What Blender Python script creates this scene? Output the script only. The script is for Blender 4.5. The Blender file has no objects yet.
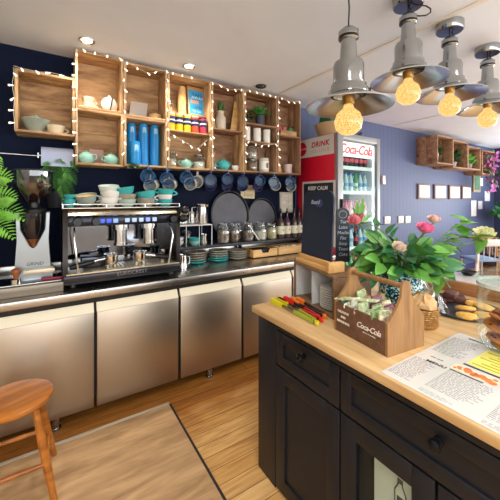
import bpy, bmesh, math, random
from mathutils import Matrix, Vector, Euler
random.seed(7)
SC = bpy.context.scene
COL = SC.collection
R = math.radians
PI = math.pi
ORD = ['first', 'second', 'third', 'fourth', 'fifth', 'sixth', 'seventh', 'eighth', 'ninth', 'tenth']

# ------------------------------------------------------------------ colour + materials
def lin(h):
    h = h.lstrip('#')
    v = [int(h[i:i + 2], 16) / 255 for i in (0, 2, 4)]
    return tuple([(c / 12.92 if c <= .04045 else ((c + .055) / 1.055) ** 2.4) for c in v] + [1.0])

MATS = {}
def _new(name):
    m = bpy.data.materials.new(name)
    m.use_nodes = True
    nt = m.node_tree
    return m, nt, nt.nodes['Principled BSDF']

def plain(name, col, rough=.5, metal=0.0, noise=0.0, nscale=8, bump=0.0, bscale=60, emit=None, es=0, trans=0, alpha=1, ior=1.45, coat=0, spec=.5):
    if name in MATS:
        return MATS[name]
    m, nt, b = _new(name)
    c = lin(col)
    b.inputs['Base Color'].default_value = c
    b.inputs['Roughness'].default_value = rough
    b.inputs['Metallic'].default_value = metal
    b.inputs['IOR'].default_value = ior
    b.inputs['Transmission Weight'].default_value = trans
    b.inputs['Alpha'].default_value = alpha
    b.inputs['Coat Weight'].default_value = coat
    b.inputs['Specular IOR Level'].default_value = spec
    if emit:
        b.inputs['Emission Color'].default_value = lin(emit)
        b.inputs['Emission Strength'].default_value = es
    if noise > 0 or bump > 0:
        tc = nt.nodes.new('ShaderNodeTexCoord')
    if noise > 0:
        n = nt.nodes.new('ShaderNodeTexNoise')
        n.inputs['Scale'].default_value = nscale
        n.inputs['Detail'].default_value = 5
        nt.links.new(tc.outputs['Object'], n.inputs['Vector'])
        r = nt.nodes.new('ShaderNodeValToRGB')
        r.color_ramp.elements[0].position = .3
        r.color_ramp.elements[1].position = .7
        r.color_ramp.elements[0].color = tuple([max(0, x * (1 - noise)) for x in c[:3]] + [1])
        r.color_ramp.elements[1].color = tuple([min(1, x * (1 + noise)) for x in c[:3]] + [1])
        nt.links.new(n.outputs['Fac'], r.inputs['Fac'])
        nt.links.new(r.outputs['Color'], b.inputs['Base Color'])
    if bump > 0:
        n2 = nt.nodes.new('ShaderNodeTexNoise')
        n2.inputs['Scale'].default_value = bscale
        nt.links.new(tc.outputs['Object'], n2.inputs['Vector'])
        bp = nt.nodes.new('ShaderNodeBump')
        bp.inputs['Strength'].default_value = bump
        bp.inputs['Distance'].default_value = .004
        nt.links.new(n2.outputs['Fac'], bp.inputs['Height'])
        nt.links.new(bp.outputs['Normal'], b.inputs['Normal'])
    MATS[name] = m
    return m

def wood(name, c1, c2, axis='X', scale=6, rough=.5, knots=False, bump=.15, stretch=9):
    if name in MATS:
        return MATS[name]
    m, nt, b = _new(name)
    N, K = nt.nodes.new, nt.links.new
    tc = N('ShaderNodeTexCoord'); oi = N('ShaderNodeObjectInfo')
    mp = N('ShaderNodeMapping')
    s = [scale * stretch / 3] * 3
    s['XYZ'.index(axis)] = scale / 3
    mp.inputs['Scale'].default_value = s
    K(tc.outputs['Object'], mp.inputs['Vector'])
    mul = N('ShaderNodeMath'); mul.operation = 'MULTIPLY'; mul.inputs[1].default_value = 37
    K(oi.outputs['Random'], mul.inputs[0])
    K(mul.outputs[0], mp.inputs['Location'])
    n = N('ShaderNodeTexNoise'); n.inputs['Scale'].default_value = 1.5; n.inputs['Detail'].default_value = 7
    n.inputs['Distortion'].default_value = .6; n.inputs['Roughness'].default_value = .6
    K(mp.outputs[0], n.inputs['Vector'])
    r = N('ShaderNodeValToRGB')
    r.color_ramp.elements[0].position = .3; r.color_ramp.elements[0].color = lin(c1)
    r.color_ramp.elements[1].position = .68; r.color_ramp.elements[1].color = lin(c2)
    K(n.outputs['Fac'], r.inputs['Fac'])
    src = r.outputs['Color']
    if knots:
        v = N('ShaderNodeTexVoronoi'); v.inputs['Scale'].default_value = 5.5
        K(tc.outputs['Object'], v.inputs['Vector'])
        rr = N('ShaderNodeValToRGB')
        rr.color_ramp.elements[0].position = .05; rr.color_ramp.elements[0].color = (.1, .05, .03, 1)
        rr.color_ramp.elements[1].position = .16; rr.color_ramp.elements[1].color = (1, 1, 1, 1)
        K(v.outputs['Distance'], rr.inputs['Fac'])
        mx = N('ShaderNodeMix'); mx.data_type = 'RGBA'; mx.blend_type = 'MULTIPLY'
        mx.inputs['Factor'].default_value = .8
        K(src, mx.inputs[6]); K(rr.outputs['Color'], mx.inputs[7])
        src = mx.outputs[2]
    K(src, b.inputs['Base Color'])
    b.inputs['Roughness'].default_value = rough
    bp = N('ShaderNodeBump'); bp.inputs['Strength'].default_value = bump; bp.inputs['Distance'].default_value = .003
    K(n.outputs['Fac'], bp.inputs['Height']); K(bp.outputs['Normal'], b.inputs['Normal'])
    MATS[name] = m
    return m

def floor_mat():
    m, nt, b = _new('oak_floorboards')
    N, K = nt.nodes.new, nt.links.new
    tc = N('ShaderNodeTexCoord')
    br = N('ShaderNodeTexBrick')
    br.inputs['Scale'].default_value = 1
    br.inputs['Brick Width'].default_value = 2.3
    br.inputs['Row Height'].default_value = .096
    br.inputs['Mortar Size'].default_value = .0022
    br.inputs['Mortar Smooth'].default_value = .4
    br.inputs['Color1'].default_value = lin('#c89a5a')
    br.inputs['Color2'].default_value = lin('#ddb57a')
    br.inputs['Mortar'].default_value = lin('#5a3414')
    br.offset = .37
    K(tc.outputs['Object'], br.inputs['Vector'])
    mp = N('ShaderNodeMapping'); mp.inputs['Scale'].default_value = (2.2, 22, 1)
    K(tc.outputs['Object'], mp.inputs['Vector'])
    n = N('ShaderNodeTexNoise'); n.inputs['Scale'].default_value = 2; n.inputs['Detail'].default_value = 7; n.inputs['Distortion'].default_value = .5
    K(mp.outputs[0], n.inputs['Vector'])
    r = N('ShaderNodeValToRGB')
    r.color_ramp.elements[0].position = .28; r.color_ramp.elements[0].color = (.52, .40, .27, 1)
    r.color_ramp.elements[1].position = .62; r.color_ramp.elements[1].color = (1, 1, 1, 1)
    K(n.outputs['Fac'], r.inputs['Fac'])
    mx = N('ShaderNodeMix'); mx.data_type = 'RGBA'; mx.blend_type = 'MULTIPLY'; mx.inputs['Factor'].default_value = .75
    K(br.outputs['Color'], mx.inputs[6]); K(r.outputs['Color'], mx.inputs[7])
    # boards turn darker and browner along the strip nearest the fridges, with a ragged edge
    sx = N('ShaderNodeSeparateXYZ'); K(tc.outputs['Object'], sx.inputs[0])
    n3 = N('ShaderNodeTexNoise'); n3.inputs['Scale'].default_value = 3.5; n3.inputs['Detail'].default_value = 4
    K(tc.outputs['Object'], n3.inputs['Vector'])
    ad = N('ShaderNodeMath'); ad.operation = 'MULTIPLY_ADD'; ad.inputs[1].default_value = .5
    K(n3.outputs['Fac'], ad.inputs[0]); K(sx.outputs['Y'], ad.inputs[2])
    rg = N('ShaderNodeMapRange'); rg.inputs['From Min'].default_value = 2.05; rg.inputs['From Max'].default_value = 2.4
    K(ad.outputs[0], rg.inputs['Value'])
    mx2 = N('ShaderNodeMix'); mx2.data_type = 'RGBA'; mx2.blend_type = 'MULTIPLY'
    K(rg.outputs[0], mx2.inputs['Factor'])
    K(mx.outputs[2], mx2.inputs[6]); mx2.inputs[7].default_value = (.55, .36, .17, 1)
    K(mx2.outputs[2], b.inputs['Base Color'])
    b.inputs['Roughness'].default_value = .5; b.inputs['Specular IOR Level'].default_value = .3
    bp = N('ShaderNodeBump'); bp.inputs['Strength'].default_value = .25; bp.inputs['Distance'].default_value = .003
    K(br.outputs['Fac'], bp.inputs['Height']); bp.invert = True
    K(bp.outputs['Normal'], b.inputs['Normal'])
    return m

def panelled_wall(name, col, pitch=.11):
    m, nt, b = _new(name)
    N, K = nt.nodes.new, nt.links.new
    tc = N('ShaderNodeTexCoord')
    sx = N('ShaderNodeSeparateXYZ'); K(tc.outputs['Object'], sx.inputs[0])
    ad = N('ShaderNodeMath'); ad.operation = 'ADD'
    K(sx.outputs['X'], ad.inputs[0]); K(sx.outputs['Y'], ad.inputs[1])
    dv = N('ShaderNodeMath'); dv.operation = 'DIVIDE'; dv.inputs[1].default_value = pitch
    K(ad.outputs[0], dv.inputs[0])
    fr = N('ShaderNodeMath'); fr.operation = 'FRACT'; K(dv.outputs[0], fr.inputs[0])
    gt = N('ShaderNodeMath'); gt.operation = 'LESS_THAN'; gt.inputs[1].default_value = .07
    K(fr.outputs[0], gt.inputs[0])
    mx = N('ShaderNodeMix'); mx.data_type = 'RGBA'
    c = lin(col)
    mx.inputs[6].default_value = c; mx.inputs[7].default_value = (c[0] * .6, c[1] * .6, c[2] * .65, 1)
    K(gt.outputs[0], mx.inputs['Factor']); K(mx.outputs[2], b.inputs['Base Color'])
    bp = N('ShaderNodeBump'); bp.inputs['Strength'].default_value = .4; bp.inputs['Distance'].default_value = .004; bp.invert = True
    K(gt.outputs[0], bp.inputs['Height']); K(bp.outputs['Normal'], b.inputs['Normal'])
    b.inputs['Roughness'].default_value = .55
    return m

def brushed(name, col, rough=.3, axis='X', bump=.05, dirt=.12):
    if name in MATS:
        return MATS[name]
    m, nt, b = _new(name)
    N, K = nt.nodes.new, nt.links.new
    tc = N('ShaderNodeTexCoord'); mp = N('ShaderNodeMapping')
    s = [160] * 3; s['XYZ'.index(axis)] = 2
    mp.inputs['Scale'].default_value = s
    K(tc.outputs['Object'], mp.inputs['Vector'])
    n = N('ShaderNodeTexNoise'); n.inputs['Scale'].default_value = 1; n.inputs['Detail'].default_value = 3
    K(mp.outputs[0], n.inputs['Vector'])
    bp = N('ShaderNodeBump'); bp.inputs['Strength'].default_value = bump; bp.inputs['Distance'].default_value = .002
    K(n.outputs['Fac'], bp.inputs['Height']); K(bp.outputs['Normal'], b.inputs['Normal'])
    n2 = N('ShaderNodeTexNoise'); n2.inputs['Scale'].default_value = 3; n2.inputs['Detail'].default_value = 4
    K(tc.outputs['Object'], n2.inputs['Vector'])
    mr = N('ShaderNodeMapRange'); mr.inputs['To Min'].default_value = rough - .06; mr.inputs['To Max'].default_value = rough + .1
    K(n2.outputs['Fac'], mr.inputs['Value']); K(mr.outputs[0], b.inputs['Roughness'])
    c = lin(col)
    b.inputs['Base Color'].default_value = c
    b.inputs['Metallic'].default_value = 1
    MATS[name] = m
    return m

def glass(name, tint='#ffffff', rough=.02, mixf=.12):
    """thin clear pane: transparent with a glossy coat"""
    if name in MATS:
        return MATS[name]
    m = bpy.data.materials.new(name); m.use_nodes = True
    nt = m.node_tree; nt.nodes.clear()
    N, K = nt.nodes.new, nt.links.new
    o = N('ShaderNodeOutputMaterial'); t = N('ShaderNodeBsdfTransparent'); g = N('ShaderNodeBsdfGlossy'); mx = N('ShaderNodeMixShader')
    lw = N('ShaderNodeLayerWeight'); lw.inputs['Blend'].default_value = .35
    mr = N('ShaderNodeMapRange'); mr.inputs['To Min'].default_value = mixf * .5; mr.inputs['To Max'].default_value = min(1, mixf * 4)
    K(lw.outputs['Facing'], mr.inputs['Value'])
    t.inputs['Color'].default_value = lin(tint); g.inputs['Roughness'].default_value = rough
    g.inputs['Color'].default_value = (.95, .97, 1, 1)
    K(mr.outputs[0], mx.inputs[0]); K(t.outputs[0], mx.inputs[1]); K(g.outputs[0], mx.inputs[2]); K(mx.outputs[0], o.inputs[0])
    MATS[name] = m
    return m

# ------------------------------------------------------------------ mesh builder
def align(p0, p1):
    d = Vector(p1) - Vector(p0)
    L = d.length
    q = Vector((0, 0, 1)).rotation_difference(d.normalized()) if L > 1e-9 else Euler().to_quaternion()
    return Matrix.Translation(p0) @ q.to_matrix().to_4x4(), L

class MB:
    def __init__(s, M=None):
        s.bm = bmesh.new(); s.M = M or Matrix()
    def _v(s, pts, M):
        T = s.M @ M if M is not None else s.M
        return [s.bm.verts.new(T @ Vector(p)) for p in pts]
    def box(s, c, size, M=None, bev=0.0):
        """c = centre"""
        hx, hy, hz = [q / 2 for q in size]
        P = [(c[0] + sx * hx, c[1] + sy * hy, c[2] + sz * hz) for sx in (-1, 1) for sy in (-1, 1) for sz in (-1, 1)]
        v = s._v(P, M)
        F = [(0, 1, 3, 2), (4, 6, 7, 5), (0, 4, 5, 1), (2, 3, 7, 6), (0, 2, 6, 4), (1, 5, 7, 3)]
        fs = [s.bm.faces.new([v[i] for i in f]) for f in F]
        if bev > 0:
            es = list({e for f in fs for e in f.edges})
            bmesh.ops.bevel(s.bm, geom=es, offset=bev, segments=2, affect='EDGES', profile=.5)
        return s
    def bb(s, x0, x1, y0, y1, z0, z1, bev=0.0, M=None):
        return s.box(((x0 + x1) / 2, (y0 + y1) / 2, (z0 + z1) / 2), (abs(x1 - x0), abs(y1 - y0), abs(z1 - z0)), M, bev)
    def lathe(s, prof, c=(0, 0, 0), n=24, M=None, sx=1, sy=1, closed=False):
        T = Matrix.Translation(c)
        if M is not None: T = M @ T
        rings = []
        for r, z in prof:
            if r < 1e-6:
                rings.append(s._v([(0, 0, z)], T))
            else:
                rings.append(s._v([(r * sx * math.cos(2 * PI * i / n), r * sy * math.sin(2 * PI * i / n), z) for i in range(n)], T))
        pairs = list(zip(rings, rings[1:]))
        if closed: pairs.append((rings[-1], rings[0]))
        for a, b in pairs:
            if len(a) == 1 and len(b) == 1: continue
            for i in range(n):
                j = (i + 1) % n
                if len(a) == 1: s.bm.faces.new((a[0], b[j], b[i]))
                elif len(b) == 1: s.bm.faces.new((a[i], a[j], b[0]))
                else: s.bm.faces.new((a[i], a[j], b[j], b[i]))
        for q in rings:
            for v in q:
                for f in v.link_faces: f.smooth = True
        return s
    def cyl(s, p0, p1, r0, r1=None, n=16):
        T, L = align(p0, p1)
        r1 = r0 if r1 is None else r1
        return s.lathe([(0, 0), (r0, 0), (r1, L), (0, L)], n=n, M=T)
    def ball(s, c, r, n=12, sc=(1, 1, 1), M=None):
        h = max(4, n // 2)
        T = Matrix.Translation(c) @ Matrix.Diagonal((sc[0], sc[1], sc[2], 1))
        if M is not None: T = M @ T
        return s.lathe([(r * math.sin(PI * k / h) if 0 < k < h else 0, -r * math.cos(PI * k / h)) for k in range(h + 1)], n=n, M=T)
    def tube(s, pts, r, n=8, closed=False):
        pts = [Vector(p) for p in pts]
        k = len(pts); rings = []
        up = None
        for i, p in enumerate(pts):
            if closed: d = pts[(i + 1) % k] - pts[i - 1]
            else: d = pts[min(i + 1, k - 1)] - pts[max(i - 1, 0)]
            d.normalize()
            if up is None:
                up = d.orthogonal().normalized()
            else:
                up = (up - d * up.dot(d))
                up = up.normalized() if up.length > 1e-6 else d.orthogonal().normalized()
            w = d.cross(up)
            rr = r[i] if isinstance(r, (list, tuple)) else r
            rings.append(s._v([p + (up * math.cos(2 * PI * j / n) + w * math.sin(2 * PI * j / n)) * rr for j in range(n)], None))
        rng = range(k) if closed else range(k - 1)
        for i in rng:
            a, b = rings[i], rings[(i + 1) % k]
            for j in range(n):
                s.bm.faces.new((a[j], a[(j + 1) % n], b[(j + 1) % n], b[j]))
        if not closed:
            s.bm.faces.new(rings[0][::-1]); s.bm.faces.new(rings[-1])
        for q in rings:
            for v in q:
                for f in v.link_faces: f.smooth = True
        return s
    def prism(s, pts, h, M=None):
        """2D outline in local xy, extruded to z=h"""
        a = s._v([(x, y, 0) for x, y in pts], M); b = s._v([(x, y, h) for x, y in pts], M)
        s.bm.faces.new(a[::-1]); s.bm.faces.new(b)
        k = len(pts)
        for i in range(k):
            s.bm.faces.new((a[i], a[(i + 1) % k], b[(i + 1) % k], b[i]))
        return s
    def leaf(s, base, tip, width, up, curl=.15, n=5, fold=.25):
        """a leaf blade with a midrib fold and droop"""
        base, tip, up = Vector(base), Vector(tip), Vector(up)
        d = tip - base; L = d.length; d.normalize()
        side = d.cross(up)
        side = side.normalized() if side.length > 1e-5 else d.orthogonal().normalized()
        nu = side.cross(d).normalized()
        rows = []
        for i in range(n + 1):
            t = i / n
            w = width * .5 * (math.sin(PI * min(1, t ** .75)) ** .9 if 0 < t < 1 else 0)
            c = base + d * L * t + nu * (-curl * L * (t * t) + curl * .35 * L * t)
            if w < 1e-5: rows.append(s._v([c], None))
            else: rows.append(s._v([c - side * w + nu * w * fold, c, c + side * w + nu * w * fold], None))
        for a, b in zip(rows, rows[1:]):
            if len(a) == 1 and len(b) == 3:
                s.bm.faces.new((a[0], b[1], b[0])); s.bm.faces.new((a[0], b[2], b[1]))
            elif len(a) == 3 and len(b) == 1:
                s.bm.faces.new((a[0], a[1], b[0])); s.bm.faces.new((a[1], a[2], b[0]))
            elif len(a) == 3:
                s.bm.faces.new((a[0], a[1], b[1], b[0])); s.bm.faces.new((a[1], a[2], b[2], b[1]))
        return s
    def build(s, name, mat, parent=None, local=False, at=None, smooth=35):
        if parent is not None and not local:
            s.bm.transform(WM(parent).inverted())
        if at is not None and not local and parent is None:
            s.bm.transform(Matrix.Translation(-Vector(at)))
        bmesh.ops.recalc_face_normals(s.bm, faces=s.bm.faces[:])
        me = bpy.data.meshes.new(name)
        s.bm.to_mesh(me); s.bm.free()
        me.materials.append(mat)
        if smooth:
            if smooth == 60: me.polygons.foreach_set('use_smooth', [True] * len(me.polygons))
            me.set_sharp_from_angle(angle=R(48))
        o = bpy.data.objects.new(name, me)
        COL.objects.link(o)
        if parent is not None: o.parent = parent
        if at is not None: o.location = at
        return o

def WM(o):
    m = Matrix()
    while o is not None:
        m = Matrix.LocRotScale(o.location, o.rotation_euler, None) @ m
        o = o.parent
    return m

def tag(o, label=None, cat=None, group=None, kind=None):
    if label: o['label'] = label
    if cat: o['category'] = cat
    if group: o['group'] = group
    if kind: o['kind'] = kind
    return o

def thing(name, label, cat, loc=(0, 0, 0), rz=0, group=None):
    o = bpy.data.objects.new(name, None)
    o.empty_display_size = .05
    COL.objects.link(o)
    o.location = loc; o.rotation_euler = (0, 0, rz)
    return tag(o, label, cat, group)

def struct(o):
    o['kind'] = 'structure'; return o

def dup(root, loc, label, rz=None, rot=None, group=None, swap=None):
    def cp(o, par):
        c = o.copy(); COL.objects.link(c)
        if par is not None: c.parent = par
        for ch in list(o.children): cp(ch, c)
        return c
    r = cp(root, None)
    r.location = loc
    if rz is not None: r.rotation_euler = (0, 0, rz)
    if rot is not None: r.rotation_euler = rot
    r['label'] = label
    if group: r['group'] = group
    if swap:
        objs = [r] + list(r.children) + [g for ch in r.children for g in ch.children]
        for o in objs:
            if o.type == 'MESH' and o.name.split('.')[0] in swap:
                o.data = o.data.copy(); o.data.materials.clear(); o.data.materials.append(swap[o.name.split('.')[0]])
    return r

def text(body, size, mat, parent, M, name='lettering', shear=0, align_x='CENTER', ext=.0006, bold=0, spacing=1):
    """flat lettering: M maps text x/y to the surface; converted to a mesh"""
    cu = bpy.data.curves.new(name, 'FONT')
    cu.body = body; cu.size = size; cu.shear = shear; cu.align_x = align_x; cu.align_y = 'CENTER'
    cu.extrude = ext; cu.offset = bold; cu.space_character = spacing
    cu.resolution_u = 3
    t = bpy.data.objects.new(name, cu); COL.objects.link(t)
    bpy.context.view_layer.update()
    me = bpy.data.meshes.new_from_object(t.evaluated_get(bpy.context.evaluated_depsgraph_get()))
    bpy.data.objects.remove(t); bpy.data.curves.remove(cu)
    me.name = name
    me.transform(WM(parent).inverted() @ M if parent else M)
    me.materials.clear(); me.materials.append(mat)
    o = bpy.data.objects.new(name, me); COL.objects.link(o)
    if parent: o.parent = parent
    return o

def basis(o, x, y):
    x = Vector(x).normalized(); y = Vector(y).normalized(); z = x.cross(y).normalized(); y = z.cross(x)
    M = Matrix((x, y, z)).transposed().to_4x4(); M.translation = Vector(o)
    return M

# ------------------------------------------------------------------ camera
HC, FPX, TH = 1.5, 307.6, R(32.77)
cam = bpy.data.cameras.new('camera'); co = bpy.data.objects.new('camera', cam); COL.objects.link(co)
co.location = (0, 0, HC); co.rotation_euler = (R(90), 0, -TH)
cam.sensor_width = 36; cam.lens = 36 * FPX / 500; cam.shift_y = -51 / 500; cam.clip_start = .02
SC.camera = co
def at(u, v, X=None, Y=None, Z=None):
    """the point of the room's own plane X=, Y= or Z= seen at a place in the photograph"""
    a = (u - 250) / FPX; b = (199 - v) / FPX
    dx = math.sin(TH) + math.cos(TH) * a; dy = math.cos(TH) - math.sin(TH) * a
    t = Y / dy if Y is not None else X / dx if X is not None else (Z - HC) / b
    return Vector((dx * t, dy * t, HC + b * t))

# ------------------------------------------------------------------ shared materials
CRATE = wood('crate_pine', '#7d5838', '#d6ae7e', 'X', 7, .7, knots=True, stretch=4)
CRATEV = wood('crate_pine_upright', '#8a6442', '#deba8a', 'Z', 7, .7, knots=True, stretch=4)
CRATED = wood('crate_aged', '#6a4a36', '#b58c68', 'X', 7, .75, knots=True, stretch=4)
CRATEDV = wood('crate_aged_upright', '#725240', '#bd9670', 'Z', 7, .75, knots=True, stretch=4)
OAK = wood('oak_top', '#bd9560', '#dcbb8a', 'Y', 5, .35)
PINE = wood('pale_pine', '#b98847', '#dcb275', 'X', 6, .5)
STOOLW = wood('varnished_pine', '#7d4213', '#c47a30', 'X', 7, .3, stretch=5)
WALNUT = wood('brown_stained_wood', '#54382a', '#73503b', 'Y', 7, .45)
STEEL = brushed('brushed_steel', '#b8ac9c', .36, 'X', .008)
STEELW = brushed('worktop_steel', '#b7b3ad', .27, 'X', .015)
CHROME = plain('polished_steel', '#d9d9d8', .12, 1)
SATIN = plain('satin_nickel', '#a4a8aa', .15, 1)
DARKM = plain('dark_metal', '#2c2c30', .35, .8)
BLACK = plain('black_plastic', '#111114', .35)
BLACKM = plain('matt_black', '#17171a', .6)
WHITEP = plain('white_paper', '#eceae2', .7)
WHITE = plain('white_glaze', '#e6e4dc', .18)
CREAM = plain('cream_glaze', '#e4d8bd', .25)
MINT = plain('mint_glaze', '#8fc4b8', .2, noise=.12)
TURQ = plain('turquoise_glaze', '#3fa9a8', .18, noise=.1)
SAGE = plain('sage_glaze', '#8d9a8f', .22, noise=.12)
GREYG = plain('grey_glaze', '#9a9284', .3, noise=.18, nscale=30)
BLUEG = plain('blue_glaze', '#2f5f94', .15, noise=.35, nscale=14)
NAVYG = plain('navy_glaze', '#1d2d6e', .15, noise=.3, nscale=14)
JAR = glass('jar_glass', '#eef6f4', .03, .16)
PANE = glass('pane_glass', '#f4faf8', .02, .007)
RED = plain('fridge_red', '#d81634', .35)
NAVYP = plain('island_paint', '#14171f', .45, bump=.12, bscale=160)
LEAF = plain('leaf_green', '#3f7a2c', .45, noise=.35, nscale=12)
LEAFD = plain('leaf_dark', '#1f4c28', .45, noise=.35, nscale=12)
FERNM = plain('fern_green', '#4fae35', .5, noise=.3, nscale=10)
BEANS = plain('coffee_beans', '#3a1b10', .4, noise=.5, nscale=90, bump=.8, bscale=120)
FAIRY = plain('fairy_bulb', '#fff6e6', .3, emit='#fff1dc', es=1.0)
WIRE = plain('pale_wire', '#cfc8ba', .5)

# ------------------------------------------------------------------ the room
b = MB(); b.bb(-2.6, 9.0, -3.2, 3.2, -.06, 0)
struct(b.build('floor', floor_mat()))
b = MB(); b.bb(-2.6, 9.0, -3.2, 3.2, 2.69, 2.76)
struct(b.build('ceiling', plain('ceiling_paint', '#e4eaf4', .6, noise=.03, nscale=3)))
b = MB(); b.bb(-2.6, 2.62, 3.0, 3.2, 0, 2.69)
struct(b.build('wall_back', plain('dark_navy_paint', '#0e172f', .7, noise=.15, nscale=2, spec=.15)))
b = MB(); b.bb(2.62, 9.0, 3.0, 3.2, 0, 2.69)
struct(b.build('wall_back_right', panelled_wall('blue_boarding', '#4d587c')))
b = MB(); b.bb(8.8, 9.0, -3.2, 3.0, 0, 2.69)
struct(b.build('wall_right', panelled_wall('deep_blue_boarding', '#3c4364')))
b = MB(); b.bb(-2.6, -2.4, -3.2, 3.0, 0, 2.69)
struct(b.build('wall_left', plain('left_wall_paint', '#cfc8bb', .7)))
b = MB(); b.bb(2.62, 8.8, 2.985, 3.0, 0, .12)
struct(b.build('baseboard_right', plain('skirting_paint', '#3a4272', .5)))
# two slim battens that cover the joints between the ceiling boards
b = MB(); b.bb(2.15, 2.19, -3.0, 2.9, 2.684, 2.69); b.bb(4.6, 4.64, -3.0, 2.9, 2.684, 2.69)
struct(b.build('trim_1', plain('batten_paint', '#e2dcd3', .5)))

# floor hatch
h = thing('floor_hatch', 'pale wood floor hatch with an aluminium edge strip beside the stool', 'hatch', (0, 1.6, 0))
wm = wood('hatch_boards', '#86643f', '#c8a478', 'X', 5, .5, stretch=5)
b = MB(); b.bb(-1.6, .715, .6, 2.2, 0, .008); b.build('board', wm, h)
b = MB(); b.bb(-1.6, .72, 2.2, 2.222, 0, .011); b.build('edge_strip', plain('aluminium_strip', '#cfc6b4', .4, .5), h)
b = MB(); b.bb(.715, .729, .6, 2.2, 0, .009); b.build('seal', BLACKM, h)

# ------------------------------------------------------------------ refrigerated counter
fc = thing('refrigerated_counter', 'long stainless steel fridge counter with flat doors along the dark wall', 'fridge counter', (.9, 2.65, 0))
b = MB(); b.bb(-1.55, 2.58, 2.365, 2.98, .13, .835); b.build('body', plain('counter_carcass', '#2b2927', .5, .5), fc)
DX = [(-.93, -.345), (-.335, .240), (.258, .832), (.852, 1.412), (1.434, 1.99), (2.01, 2.57)]
for x0, x1 in DX:
    b = MB(); b.bb(x0, x1, 2.33, 2.36, .085, .728, .004)
    d = b.build('door', STEEL, fc)
    # sloping finger-pull along the head of the door
    b = MB(Matrix(((0, 0, 1, x0), (1, 0, 0, 0), (0, 1, 0, 0), (0, 0, 0, 1))))
    b.prism([(2.328, .729), (2.362, .787), (2.364, .787), (2.364, .729)], x1 - x0)
    b.build('finger_pull', plain('finger_pull_steel', '#e6dfc6', .5, .25), d)
for x in (-.95, 0.02, 1.12, 2.5):
    for y in (2.375, 2.9):
        b = MB(); b.cyl((x, y, 0), (x, y, .135), .026); b.cyl((x, y, 0), (x, y, .012), .032)
        b.build('leg', SATIN, fc)
b = MB(); b.bb(-1.6, 2.6, 2.3, 2.985, .836, .887, .004)
b.bb(-1.6, 2.6, 2.965, 2.985, .887, .985, .003)
tag(b.build('worktop', STEELW), 'stainless steel worktop carrying the coffee machine along the dark wall', 'worktop')

# ------------------------------------------------------------------ crockery prototypes (local coordinates)
FAR = (0, -30, -30)
def cup_lathe(r, hgt, foot=.55, t=.004):
    k = r
    return [(0, .004), (foot * k, 0), (foot * k * 1.05, .006), (k * .86, hgt * .38), (k, hgt), (k - t, hgt), (k * .86 - t, hgt * .42), (foot * k, .012), (0, .012)]
def handle_pts(r, hgt, out=.03, n=9):
    return [(r * .9 + out * math.sin(PI * i / (n - 1)), 0, hgt * (.82 - .6 * i / (n - 1))) for i in range(n)]
def make_cup(name, label, mat, r, hgt, loc, rz=0, rot=None, cat='cup', foot=.55, group=None, inner=None, fill=None, hm=None):
    t = thing(name, label, cat, (0, 0, 0), 0, group)
    b = MB(); b.lathe(cup_lathe(r, hgt, foot), n=24); b.build('bowl', mat, t)
    b = MB(); b.tube(handle_pts(r, hgt, r * .55), r * .1, 8); b.build('handle', hm or mat, t)
    if fill:
        b = MB(); b.lathe([(0, hgt * .82), (r * .95, hgt * .82)], n=24); b.build('coffee', fill, t)
    t.location = loc
    t.rotation_euler = rot if rot else (0, 0, rz)
    return t
def make_teapot(label, mat, loc, r=.06, rz=0, group=None):
    t = thing('teapot', label, 'teapot', (0, 0, 0), 0, group)
    b = MB(); b.lathe([(0, 0), (r * .6, 0), (r * .9, r * .35), (r, r * .75), (r * .85, r * 1.2), (r * .5, r * 1.42), (0, r * 1.42)], n=24); b.build('body', mat, t)
    b = MB(); b.lathe([(r * .52, r * 1.42), (r * .4, r * 1.56), (r * .1, r * 1.62), (r * .12, r * 1.75), (0, r * 1.82)], n=20); b.build('lid', mat, t)
    b = MB(); b.tube([(r * .85, 0, r * .6), (r * 1.25, 0, r * .85), (r * 1.45, 0, r * 1.25)], [r * .2, r * .14, r * .1], 10); b.build('spout', mat, t)
    b = MB(); b.tube([(-r * .8, 0, r * 1.15), (-r * 1.3, 0, r * 1.2), (-r * 1.42, 0, r * .8), (-r * .9, 0, r * .45)], r * .1, 8); b.build('handle', mat, t)
    t.location = loc; t.rotation_euler = (0, 0, rz)
    return t
def make_jar(label, loc, r, hgt, content=None, fillh=.6, lid=None, group=None, name='glass_jar', clip=True):
    t = thing(name, label, 'jar', (0, 0, 0), 0, group)
    b = MB(); b.lathe([(0, .001), (r * .9, 0), (r, .01), (r, hgt * .74), (r * .78, hgt * .85), (r * .78, hgt * .9)], n=24); b.build('glass_body', JAR, t)
    if content:
        b = MB(); b.lathe([(0, .005), (r * .86, .005), (r * .92, .015), (r * .92, hgt * fillh * .97), (0, hgt * fillh)], n=20); b.build('contents', content, t)
    b = MB(); b.lathe([(0, hgt * .9), (r * .84, hgt * .9), (r * .84, hgt * .96), (r * .6, hgt), (0, hgt)], n=24); b.build('lid', lid or JAR, t)
    if clip:
        b = MB(); b.tube([(r * .8 * math.cos(a), r * .8 * math.sin(a), hgt * .88) for a in [2 * PI * i / 20 for i in range(20)]], .0022, 6, True)
        b.tube([(r * .8, 0, hgt * .9), (r * 1.04, 0, hgt * .8), (r * 1.02, 0, hgt * .68)], .002, 6)
        b.build('clip', CHROME, t)
    t.location = loc
    return t

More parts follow.
